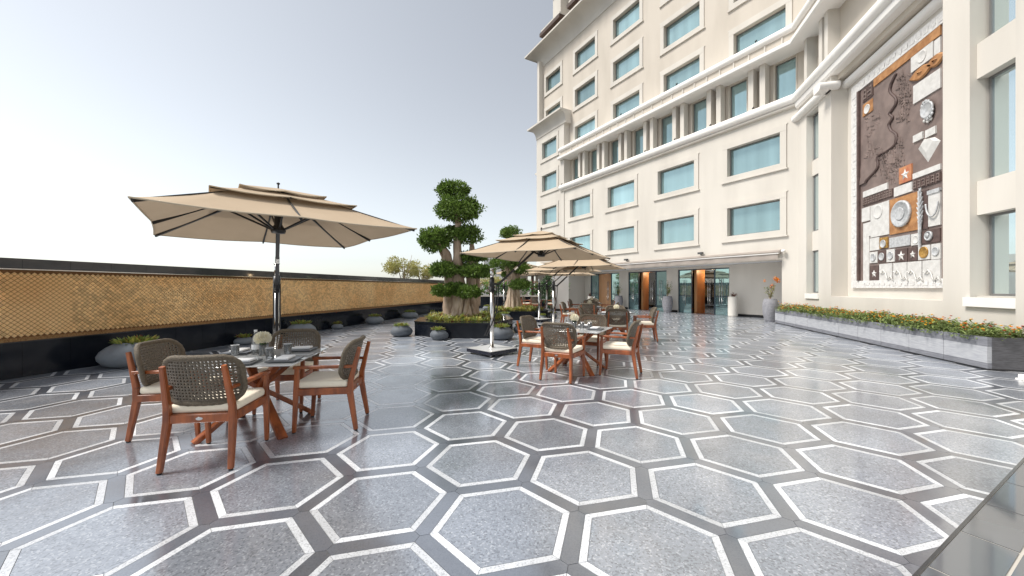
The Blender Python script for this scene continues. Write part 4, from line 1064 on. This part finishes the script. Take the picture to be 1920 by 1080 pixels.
    if base:
        BM_ = TR(mx, my, 0, cam_angle(45)); b = MB(); b.box(-.40,.40,-.40,.40,.12,.132); b.build('base_plate', M_plate, t, BM_)
        b = MB(); b.box(-.41,.41,-.41,.41,.045,.1195); b.build('base_block', M_plateside, t, BM_)
        b = MB(); b.tube([(0,0,.132),(0,0,.15)], .075, 16); b.build('mast_collar', M_chrome, t, BM_)
        for sx in (-1,1):
            for sy in (-1,1):
                b = MB(); b.tube([(sx*.34,sy*.34,0),(sx*.34,sy*.34,.045)], .02, 8); b.build('foot', M_chrome, t, BM_)
    return t
make_parasol('largest beige square parasol over the left table', -3.33, 5.38, -40.5, (-1.03,1.62))
make_parasol('beige parasol with a square steel topped base standing clear on the floor', .73, 9.38, 27, (-1.19,-.72))
make_parasol('beige parasol overlapped on its left by the parasol with the clear steel base', 2.85, 14.95, 26, (-1.29,-.75))
make_parasol('beige parasol third in the row behind, between two others', 2.52, 17.75, 26, (-1.30,-.75))
make_parasol('small looking beige parasol farthest back before the white pier', 3.35, 22.75, 26, (-1.33,-.75))
make_parasol('small looking beige parasol far back behind the second fig tree', .85, 21.8, 26, (-1.3,-.75))

# ================================================================== PLANTING
def blob(b, c, rx, ry, rz, n, L, W, rr, mi=0, lump=.25, inner=.5, upb=.25, flat=0):
    c = Vector(c); off = Vector((rr.uniform(-50,50), rr.uniform(-50,50), rr.uniform(-50,50)))
    for i in range(n):
        z = rr.uniform(-1, 1); a = rr.uniform(0, 2*pi); q = sqrt(1-z*z); d = Vector((q*cos(a), q*sin(a), z))
        k = 1+lump*noise.noise(d*2.1+off)+lump*.7*noise.noise(d*4.7+off)
        r = k*(inner+(1-inner)*rr.random()**.45)
        if flat and d.z < 0: r *= 1; d = Vector((d.x, d.y, d.z*flat))
        p = c+Vector((d.x*rx*r, d.y*ry*r, d.z*rz*r))
        dr = (Vector((d.x/rx, d.y/ry, d.z/rz)).normalized()+Vector((rr.gauss(0,.6), rr.gauss(0,.6), rr.gauss(0,.6)+upb))).normalized()
        b.leaf(p, dr, Vector((rr.gauss(0,1), rr.gauss(0,1), rr.gauss(0,1)+.8)), L*rr.uniform(.7,1.25), W*rr.uniform(.7,1.2), mi)
# ---- granite planters with ground cover
def granite_planter(label, pts, h, gc_label, inset, seed, origin):
    ctr = Vector((sum(p[0] for p in pts)/len(pts), sum(p[1] for p in pts)/len(pts)))
    t = thing('granite_planter', label, 'planter', TR(ctr.x, ctr.y)); M = TR(ctr.x, ctr.y)
    loc = ccw([(p[0]-ctr.x, p[1]-ctr.y) for p in pts]); inn = [(p[0]*inset, p[1]*inset) for p in loc]; n = len(loc)
    for i in range(n):
        p, q = Vector(loc[i]), Vector(loc[(i+1) % n]); d = (q-p); L = d.length
        b = MB(); b.box(.003, L-.003, 0, .04, 0, h-.045); b.build('side_panel', M_black, t, M @ TR(p.x, p.y, 0, math.atan2(d.y, d.x)))
        b = MB(); P_ = [loc[i], loc[(i+1) % n], inn[(i+1) % n], inn[i]]; k = 1.012
        b.prism([(P_[0][0]*k, P_[0][1]*k), (P_[1][0]*k, P_[1][1]*k), P_[2], P_[3]], h-.045, h); b.build('rim_slab', M_black, t, M)
    b = MB(); b.prism([(x*.99, y*.99) for x, y in inn], .1, h-.03); b.build('soil', M_soil, t, M)
    g = MB(); rr = random.Random(seed); R_ = max(Vector(p).length for p in inn)
    cnt = 0
    while cnt < 420:
        x, y = rr.uniform(-R_, R_), rr.uniform(-R_, R_)
        if not all((inn[(i+1) % n][0]-inn[i][0])*(y-inn[i][1])-(inn[(i+1) % n][1]-inn[i][1])*(x-inn[i][0]) > .04 for i in range(n)): continue
        cnt += 1; hh_ = rr.uniform(.10,.24)+.08*noise.noise(Vector((x*2, y*2, seed)))
        mi = rr.choices((0,1,2), (8,3,1))[0]
        for q in range(16):
            a = rr.uniform(0, 6.3); d = Vector((cos(a)*.8, sin(a)*.8, rr.uniform(.3,1.4)))
            g.leaf(Vector((x+rr.gauss(0,.03), y+rr.gauss(0,.03), h-.03+rr.uniform(0, hh_*.5))), d, Vector((0,0,1)), hh_*rr.uniform(.5,1), .03, mi)
        if rr.random() < .1:
            for q in range(7):
                a = q*.9; g.leaf(Vector((x, y, h+hh_*.7)), Vector((cos(a), sin(a), .4)), Vector((0,0,1)), .045, .035, 3)
    tag(g.build('ground_cover', [M_succ2, M_succ, M_redleaf, M_petal], None, M, fix=False), gc_label, 'ground cover', kind='stuff')
    return t
P1pts = [cw(*p) for p in ((-3.08,11.95),(-2.07,11.23),(-.66,11.23),(.02,12.9),(-.25,14.5),(-1.4,15.1),(-2.6,14.8),(-3.25,13.4))]
granite_planter('black polished granite planter with many corners under the tall fig tree', P1pts, .46, 'low yellow green ground cover round the tall fig trunk', .80, 3, None)
P2pts = [cw(*p) for p in ((-1.42,18.3),(-.55,17.5),(1.05,17.5),(1.75,18.4),(1.7,19.9),(.9,20.8),(-.5,20.8),(-1.4,19.9))]
granite_planter('black granite planter under the shorter fig tree farther back', P2pts, .42, 'low yellow green ground cover round the shorter fig trunk', .84, 5, None)
# ---- fig trees trimmed into cloud pads
def fig_tree(label, pads, trunks, roots, seed, dens, M):
    t = thing('fig_tree', label, 'tree', M); rr = random.Random(seed)
    b = MB()
    for pts, rad in trunks:
        P_ = smooth_curve([Vector(p) for p in pts], 5); k = len(P_)
        R_ = []
        for i in range(k):
            f = i/(k-1)*(len(rad)-1); a = int(min(f, len(rad)-2)); R_.append(rad[a]+(rad[a+1]-rad[a])*(f-a))
        s0 = len(b.v); b.tube(P_, R_, 14)
        for i in range(s0, len(b.v)):
            v = Vector(b.v[i]); nn = noise.noise(Vector((v.x*5, v.y*5, v.z*1.6)))*.05+noise.noise(v*11)*.02; b.v[i] = tuple(v+Vector((v.x-P_[0].x, v.y-P_[0].y, 0)).normalized()*nn)
    b.build('trunk', [M_bark], t, M)
    bx0, by0, bz0, r0, r1, hh_, n_ = roots
    for i in range(n_):
        a = 2*pi*i/n_+rr.uniform(-.12,.12); tw = rr.uniform(-.7,.7); pts = []
        for k in range(8):
            f = k/7; r = r0+(r1-r0)*f**.7+.035*noise.noise(Vector((i*3.1, f*3, seed)))
            pts.append((bx0+r*cos(a+tw*f), by0+r*sin(a+tw*f)*.85, bz0+hh_*f*rr.uniform(.97,1.03)))
        q = MB(); w = rr.uniform(.03,.075); q.tube(smooth_curve([Vector(p) for p in pts], 3), [w*(1.35-.7*k/21) for k in range(22)], 8)
        for j in range(len(q.v)):
            v = Vector(q.v[j]); q.v[j] = tuple(v+Vector((noise.noise(v*9), noise.noise(v*9+Vector((9,0,0))), 0))*.02)
        q.build('aerial_root', M_bark2, t, M)
    for (c, rx, ry, rz, n_, fl_) in pads:
        q = MB()
        # each pad is a handful of tight lobes
        c = Vector(c); nl = max(3, int(5*rx/.5))
        blob(q, c, rx*.95, ry*.95, rz*.95, int(n_*.5*dens), .085, .06, rr, 0, .45, .45, .2, fl_)
        blob(q, c, rx*.98, ry*.98, rz*.98, int(n_*.10*dens), .10, .05, rr, 0, .25, .8, .3, fl_)
        for i in range(nl*2):
            a = rr.uniform(0, 2*pi); e = rr.uniform(-.35,.75); d = Vector((cos(a)*sqrt(1-e*e), sin(a)*sqrt(1-e*e), e))
            lc = c+Vector((d.x*rx*.68, d.y*ry*.68, d.z*rz*.62*(fl_ or 1 if d.z < 0 else 1)))
            ls = rr.uniform(.26,.46); blob(q, lc, rx*ls, ry*ls, max(rz*ls*1.15,.12), int(n_*.75*dens/(nl*2)), .085, .06, rr, 0, .4, .5, .3)
        q.build('foliage_pad', M_leaf, t, M, fix=False)
    return t
TZ = 13.0; tb = at_depth(868, 597, TZ); M1 = TR(tb.x, tb.y, .42, T)        # local x = right in view, y = away
def L1(px, py, dz=0): return Vector(((px-868)/FPX*TZ, dz, CAM_H+(540-py)/FPX*TZ-.42))
mpx = TZ/FPX
def pad1(px, py, rx, ry, dz=0, n=1500, fl_=.75): return (L1(px, py, dz), rx*mpx*.97, rx*mpx*.9, ry*mpx*.93, int(n*1.35), fl_)
fig_tree('tall fig tree clipped into cloud pads with twisted pale trunks', [
    pad1(849,357,31,20,.1,1900,.6), pad1(860,394,43,29,-.05,3600,.8), pad1(818,452,30,27,-.1,2600,.8), pad1(877,441,27,20,.0,1800,.8), pad1(848,436,22,15,.3,900),
    pad1(887,481,30,10,.3,1300), pad1(834,507,25,16,-.3,1900), pad1(893,510,35,14,-.1,2200), pad1(862,504,18,12,.35,800), pad1(836,545,21,11.5,-.45,1500), pad1(880,548,23,12.5,-.45,1700), pad1(858,541,20,10,-.3,900)],
  [([L1(864,600), L1(862,560), L1(858,500), L1(857,450), L1(859,415), L1(852,375)], [.34,.30,.17,.14,.12,.06]),
   ([L1(846,600,.05), L1(843,565,.05), L1(843,510,.0), L1(838,480,.0), L1(826,455,-.05)], [.26,.24,.17,.16,.08]),
   ([L1(886,600,.1), L1(884,565,.1), L1(882,510,.1), L1(884,475,.15), L1(884,450,.1)], [.27,.24,.13,.11,.05]),
   ([L1(836,520,.15), L1(830,485,.15), L1(822,465,.1)], [.08,.07,.04]),
   ([L1(893,575,.25), L1(893,520,.25), L1(892,490,.3)], [.12,.10,.05])],
  (0, 0, -.02, .48, .26, 1.15, 24), 11, 1.0, M1)
TZ2 = 19.0; tb2 = at_depth(963, 575, TZ2); M2 = TR(tb2.x, tb2.y, .38, T); mp2 = TZ2/FPX
def L2(px, py, dz=0): return Vector(((px-963)/FPX*TZ2, dz, CAM_H+(540-py)/FPX*TZ2-.38))
def pad2(px, py, rx, ry, dz=0, n=1500, fl_=.75): return (L2(px, py, dz), rx*mp2*.98, rx*mp2*.9, ry*mp2*.95, int(n*1.35), fl_)
fig_tree('shorter fig tree with a basket of pale aerial roots, behind the parasols', [
    pad2(959,438,20,15,0,1700,.6), pad2(948,470,24,16,0,1500), pad2(944,494,25,14,-.1,1700), pad2(968,489,22,15,0,1500), pad2(977,505,19,11,-.2,1300), pad2(974,534,19,11,-.4,1600), pad2(952,515,12,8,.1,500)],
  [([L2(963,578), L2(963,548), L2(962,520), L2(960,480), L2(959,445)], [.34,.24,.19,.13,.06]), ([L2(966,540), L2(972,515), L2(976,500)], [.16,.1,.05]), ([L2(960,530), L2(950,505), L2(945,490)], [.14,.1,.05])],
  (0, 0, -.02, .44, .20, 1.3, 22), 12, .8, M2)
# ---- pebble shaped pots with succulents
def pot(label, px, bottom, w, h, kind=0, seed=0, m=None, side=0, nleaf=170):
    p = ground(px, bottom); p = p+Vector((0, 0, 0)); rr = random.Random(seed*13+5)
    d = Vector((p.x, p.y)).normalized(); p = Vector((p.x+d.x*w*.4, p.y+d.y*w*.4, 0)); p.x = max(p.x, left_wall_x(p.y)+w*.56+.03); M = TR(p.x, p.y, 0, T)
    t = thing('pebble_pot', label, 'potted plant', M, 'pebble shaped pots'); R_ = w/2; ro = R_*.46
    b = MB(); prof = [(.001,0),(R_*.62,0),(R_*.82,h*.10),(R_*.97,h*.30),(R_,h*.46),(R_*.93,h*.64),(R_*.78,h*.80),(R_*.6,h*.93),(ro+.02,h),(ro,h*.985),(ro*.93,h*.9),(.001,h*.88)]
    b.lathe(prof, 36, cap=False)
    for i, v in enumerate(b.v):
        f = v[2]/h; b.v[i] = (v[0]+side*R_*.22*f*f, v[1], v[2]*(1+.06*side*(-v[0])/R_*f))
    b.build('pot', m or M_pot, t, M)
    g = MB(); ox = side*R_*.22
    for i in range(nleaf):
        a = rr.uniform(0, 6.3); r = ro*sqrt(rr.random())*1.15; e = rr.uniform(.3,1.5)
        q = Vector((ox+r*cos(a), r*sin(a), h*.9+rr.uniform(0,.03))); dd = Vector((cos(a)*r/ro*.9+rr.gauss(0,.25), sin(a)*r/ro*.9+rr.gauss(0,.25), e))
        g.leaf(q, dd, Vector((0,0,1)), rr.uniform(.07,.15)*(.6+.5*w), .04*(.6+.5*w), rr.choices((0,1,2), (7,4,1 if kind == 0 else 3))[0])
    g.build('succulent', [M_succ, M_succ2, M_redleaf], t, M, fix=False)
pot('largest grey pebble pot by the golden wall behind the left chair', 231, 688, 1.04, .46, 0, 1, side=.4, nleaf=260)
pot('small grey pebble pot seen left of the water bottle', 438.5, 646, .47, .19, 1, 2)
pot('wide grey pebble pot behind the large parasol mast', 556, 632, .84, .40, 0, 3, nleaf=220)
pot('smallest grey pebble pot near the wall, right of the parasol mast', 616.5, 617, .40, .19, 1, 4)
pot('grey pebble pot against the wall, midway between the parasol and the fig tree', 681.5, 607.5, .74, .32, 0, 5)
pot('grey pebble pot against the wall, just left of the fig planter', 763, 597, .80, .31, 0, 6)
pot('slate grey pebble pot standing before the left corner of the fig planter', 753, 632, .68, .33, 0, 7, M_potdark)
pot('slanted slate pebble pot in front of the fig planter', 824.5, 638.5, .54, .29, 0, 8, M_potdark, side=-.9)
pot('round slate pebble pot behind the steel parasol mast', 941, 638.5, .72, .37, 0, 9, M_potdark, side=-.2, nleaf=230)
pot('small dark pebble pot right of the steel parasol base', 974.5, 624.5, .42, .24, 0, 10, M_potdark)
pot('tiny grey pebble pot seen between the wall and the fig planter rim', 811, 591, .36, .20, 1, 11)
pot('pale pebble pot far back by the black bench', 913, 581, .6, .26, 0, 12)
pot('grey pebble pot on the far side of the fig planter', 946, 606, .62, .40, 0, 13)
pot('dark pebble pot behind the second wicker table, left of the masts', 1017, 601, .42, .24, 0, 14, M_potdark)
pot('dark pebble pot beside the two far parasol masts', 1036, 598, .44, .28, 0, 15, M_potdark)
# ---- urns and tall pots along the doors
def sprout(g, base, H, n, rr, spread, L, W, mi=0, stem=.008):
    for k in range(n):
        a = rr.uniform(0, 6.3); tip = Vector((cos(a)*spread*rr.random(), sin(a)*spread*rr.random(), H*rr.uniform(.6,1)))
        g.tube([base, base+tip*.5+Vector((0,0,H*.1)), base+tip], [stem, stem*.8, stem*.4], 5, 1)
        for i in range(16):
            f = rr.uniform(.25,1); g.leaf(base+tip*f, Vector((rr.gauss(0,1), rr.gauss(0,1), rr.gauss(0,.6)+.3)), Vector((0,0,1)), L*rr.uniform(.7,1.3), W, mi)
def urn(label, px, bottom, w, h, m, prof, plant, seed):
    p = ground(px, bottom)
    if p.x+p.y > 28.0: q_ = 28.0/(p.x+p.y); p = Vector((p.x*q_, p.y*q_, 0))
    M = TR(p.x, p.y, 0, T); t = thing('tall_planter_pot', label, 'potted plant', M); rr = random.Random(seed)
    b = MB(); b.lathe([(r*w/2, z*h) for r, z in prof], 32, cap=False); b.build('pot', m, t, M)
    b = MB(); b.lathe([(.001,h*.95),(w*.36,h*.95)], 20, cap=False); b.build('soil', M_soil, t, M)
    g = MB(); plant(g, rr, h); g.build('plant', [M_leaf, M_bark, M_orange, M_redleaf, M_succ2], t, M, fix=False)
URN = [(.001,0),(.62,0),(.74,.08),(.93,.35),(1,.58),(.96,.8),(.84,.95),(.80,.97),(.84,1),(.76,1),(.74,.93),(.001,.92)]
CYL = [(.001,0),(.88,0),(.97,.03),(1,.1),(1,.93),(.97,.985),(.9,1),(.82,1),(.8,.94),(.001,.94)]
def leafy(g, rr, h): sprout(g, Vector((0,0,h*.93)), 1.05, 7, rr, .33, .15, .035, 0); sprout(g, Vector((0,0,h*.93)), .7, 4, rr, .35, .15, .03, 4)
def rosette(g, rr, h): sprout(g, Vector((0,0,h*.94)), .28, 6, rr, .2, .1, .035, 3)
def canna(g, rr, h):
    sprout(g, Vector((0,0,h*.93)), .85, 6, rr, .28, .09, .04, 4); sprout(g, Vector((0,0,h*.93)), .6, 3, rr, .2, .10, .04, 0)
    for (x, z, s_) in ((-.26,.80,.055),(.28,.86,.10),(.34,.80,.10),(.02,.55,.06),(.2,.92,.07),(.08,.62,.05)):
        for k in range(26):
            d = Vector((rr.gauss(0,1), rr.gauss(0,1), rr.gauss(0,1))).normalized(); g.leaf(Vector((x,0,h+z))+d*s_*.4, d, Vector((0,0,1)), s_*.9, s_*.6, 2)
urn('grey stone urn with a leafy shrub left of the open double doors', 1251.5, 584, .62, 1.0, M_urn, URN, leafy, 21)
urn('grey stone urn with a leafy shrub beside the wooden door', 1160, 577.5, .60, .95, M_urn, URN, leafy, 22)
urn('tall white cylinder pot beside the rightmost glass door', 1374, 591, .46, 1.05, M_whitepot, CYL, rosette, 23)
urn('white cylinder pot far back beside the wooden door', 1107, 573, .42, .85, M_whitepot, CYL, rosette, 24)
urn('large grey pot with orange flowers at the end of the flower bed', 1444.5, 603, .62, 1.02, M_urn, URN, canna, 25)
# ---- stone flower bed along the wing
PX0, PX1, PY0, PY1, PH = 6.48, 7.38, 8.95, 18.6, .60
fb = thing('flower_planter', 'long low grey stone planter along the white wing wall', 'planter', TR(PX0, PY0))
k = 10; L = (PY1-PY0)/k
for i in range(k):
    y0, y1 = PY0+i*L+.005, PY0+(i+1)*L-.005
    for nm, z0, z1, m, pr in (('lower_stone', .03, .13, M_plantergrey, .0), ('middle_stone', .132, .43, M_planterpale, .004), ('upper_stone', .432, PH, M_plantergrey, .002)):
        b = MB(); b.box(PX0-pr, PX0+.06, y0, y1, z0, z1); b.build(nm, m, fb, Matrix())
b = MB(); b.box(PX0+.061, PX1, PY0-.0, PY0+.05, .03, PH); b.build('end_stone', M_plantend, fb, Matrix())
b = MB(); b.box(PX0+.02, PX1, PY0+.01, PY1, 0, .029); b.build('plinth', M_skirting, fb, Matrix())
b = MB(); b.box(PX0+.061, PX1, PY0+.051, PY1, .03, PH-.05); b.build('soil', M_soil, fb, Matrix())
g = MB(); rr = random.Random(31)
for i in range(900):
    x = rr.uniform(PX0+.0, PX1-.05); y = rr.uniform(PY0+.02, PY1); hh_ = rr.uniform(.18,.34)+.12*noise.noise(Vector((x*1.5, y*1.1, 0)))
    over = x < PX0+.10
    for q in range(15):
        a = rr.uniform(0, 6.3); bz = PH-.05+rr.uniform(0, hh_*.75)-(.03 if over else 0)
        g.leaf(Vector((x+rr.gauss(0,.06)-(.05 if over else 0), y+rr.gauss(0,.06), bz)), Vector((cos(a), sin(a), rr.uniform(-.1,1))), Vector((0,0,1)), rr.uniform(.06,.12), .035, 0)
    clump = noise.noise(Vector((x*.9, y*.9, 7)))
    if rr.random() < .40:
        for f_ in range(rr.randint(1,3)):
            mi = rr.choices((1,2,3), (5, 5+7*max(0, clump), 2+5*max(0, -clump)))[0]
            c = Vector((x+rr.gauss(0,.07)-(.04 if over else 0), y+rr.gauss(0,.07), PH-.03+hh_*rr.uniform(.45,.9))); s_ = rr.uniform(.02,.036)
            for q in range(12):
                a = q*2.4; e = .2+q*.11; g.leaf(c, Vector((cos(a), sin(a), e)), Vector((0,0,1)), s_, s_*.85, mi)
tag(g.build('marigold_bed', [M_marleaf, M_orange, M_yellow, M_red], None, Matrix(), fix=False), 'dense orange and yellow marigolds filling the stone planter', 'flowers', kind='stuff')
b = MB(); b.box(-.05,.05,-.05,.05,0,.02); b.lathe([(.04,.02),(.045,.05),(.04,.085),(.001,.09)], 12, cap=False)
fl_p = ground(1917, 712); tag(b.build('floor_lamp_fixture', M_white, None, TR(fl_p.x, fl_p.y)), 'small white fixture on the floor by the planter corner', 'fixture')

# ================================================================== FAR END OF THE TERRACE
hp = thing('hedge_planter', 'long black granite planter with mixed hedge at the far end', 'planter', TR(*cw(.3, 28.5), 0, T))
HM = WM[hp]
for i in range(8):
    b = MB(); b.box(-3.4+.9*i+.003, -2.5+.9*i-.003, -.5, -.44, 0, .86); b.build('front_panel', M_black, hp, HM)
b = MB(); b.box(-3.42, 3.82, -.52, .6, .862, .93); b.build('coping', M_plaster, hp, HM)
b = MB(); b.box(-3.4, 3.8, -.43, .55, 0, .86); b.build('planter_core', M_skirting, hp, HM)
g = MB(); rr = random.Random(41)
for i in range(70):
    x = rr.uniform(-3.3, 3.7); mi = rr.choices((0,1,2), (5,5,2))[0]
    for q in range(26):
        a = rr.uniform(0, 6.3); z = .93+rr.uniform(0,.9)*(1 if mi != 2 else 1.25); L = .34 if mi == 0 else .2
        g.leaf(Vector((x+rr.gauss(0,.16), rr.uniform(-.3,.5), z)), Vector((cos(a), sin(a), rr.uniform(.2,1.3))), Vector((0,0,1)), L*rr.uniform(.6,1.2), L*.42, mi)
tag(g.build('hedge_foliage', [M_brightleaf, M_leafdark, M_redleaf], None, HM, fix=False), 'mixed broad leaved hedge with red foliage in the far black planter', 'hedge', kind='stuff')
# low pavilion roof and posts behind the hedge
pv = thing('garden_pavilion', 'low brown roofed pavilion with cream walls behind the parasols', 'pavilion', TR(*cw(1.6, 33), 0, T)); VM = WM[pv]
b = MB(); b.box(-2.6, 5.0, -1.5, 3.0, 3.05, 3.35); b.build('roof', M_white, pv, VM)
b = MB(); b.box(-2.5, 4.9, -1.3, 2.8, 2.6, 3.04); b.build('fascia', M_brownroof, pv, VM)
b = MB(); b.box(-2.2, -.2, .5, .8, 0, 2.6); b.box(.5, 4.8, .5, .8, 0, 2.6); b.build('wall', M_plaster, pv, VM)
for x in (-1.6, .15, 1.5, 3.2):
    b = MB(); b.box(x-.12, x+.12, -.9, -.66, 0, 2.6); b.build('post', M_brownroof, pv, VM)
sh = thing('shrub', 'dark green shrub between the parasol masts and the white pier', 'shrub', TR(*cw(2.75, 26.5), 0, T)); rr = random.Random(44)
g = MB(); blob(g, (0,0,1.35), .75, .7, 1.2, 2600, .13, .08, rr, 0, .3, .4); g.build('foliage', M_leafdark, sh, fix=False)
b = MB(); b.tube([(0,0,0),(0,.02,.6),(.03,0,1.2)], [.06,.05,.03], 8); b.build('stem', M_bark, sh)
# pier and cream wall left of the doors
pr_ = thing('white_pier', 'white rendered pier left of the wooden door', 'pier', TR(*cw(3.75, 25.4), 0, T)); PM = WM[pr_]
b = MB(); b.box(-.95, .0, -.4, 1.2, 0, 3.2); b.build('shaft', M_white, pr_, PM)
b = MB(); b.box(-.96, .01, -.41, 1.21, 0, .12); b.build('skirting', M_skirting, pr_, PM)
# trees beyond the wall
def far_tree(label, px, py, Z, r, h, seed, m=M_paleleaf, n=1500):
    p = at_depth(px, 540, Z); t = thing('feathery_tree', label, 'tree', TR(p.x, p.y, -3)); rr = random.Random(seed)
    zc = CAM_H+(540-py)/FPX*Z+3
    b = MB(); b.tube([(0,0,0),(.1,0,zc*.5),(.0,.1,zc)], [.14,.1,.04], 8)
    for k in range(4):
        a = rr.uniform(0, 6.3); b.tube([(0,.05,zc*.7), (cos(a)*r*.5, sin(a)*r*.5, zc*.95+rr.uniform(-.2,.3)), (cos(a)*r*.9, sin(a)*r*.9, zc+rr.uniform(-.4,h))], [.05,.03,.012], 5)
    b.build('trunk', M_bark, t)
    g = MB()
    for k in range(13):
        a = rr.uniform(0, 6.3); q = r*sqrt(rr.random()); c = Vector((cos(a)*q, sin(a)*q, zc+rr.uniform(-.8,1)*h*(1.1-q/r)))
        blob(g, c, r*.36, r*.36, h*.40, n//7, .17, .07, rr, 0, .4, .2)
    g.build('crown', m, t, fix=False)
far_tree('pale yellow green tree standing beyond the golden wall', 757, 502, 30, 1.25, 1.0, 51)
far_tree('pale wispy tree right of the pale yellow tree, beyond the wall', 792, 511, 31, .95, .75, 52, n=900)
far_tree('pale tree just behind the tall fig tree, beyond the wall', 920, 527, 36, 1.7, .6, 53, n=900)
bd = thing('distant_building', 'pale distant building glimpsed between the fig tree and the parasol', 'building', TR(*cw(-3.0, 60), 0, T))
b = MB(); b.box(-1.5, 1.6, 0, 4, 0, 6.1); b.build('wall', M_white, bd)
b = MB(); b.box(-1.7, 1.8, -.2, 4.2, 6.1, 6.4); b.build('roof', M_white, bd)
for i in range(3):
    for j in range(2):
        b = MB(); b.box(-1.2+i, -.6+i, -.04, .0, 3.6+1.2*j, 4.4+1.2*j); b.build('window', M_soffit, bd)
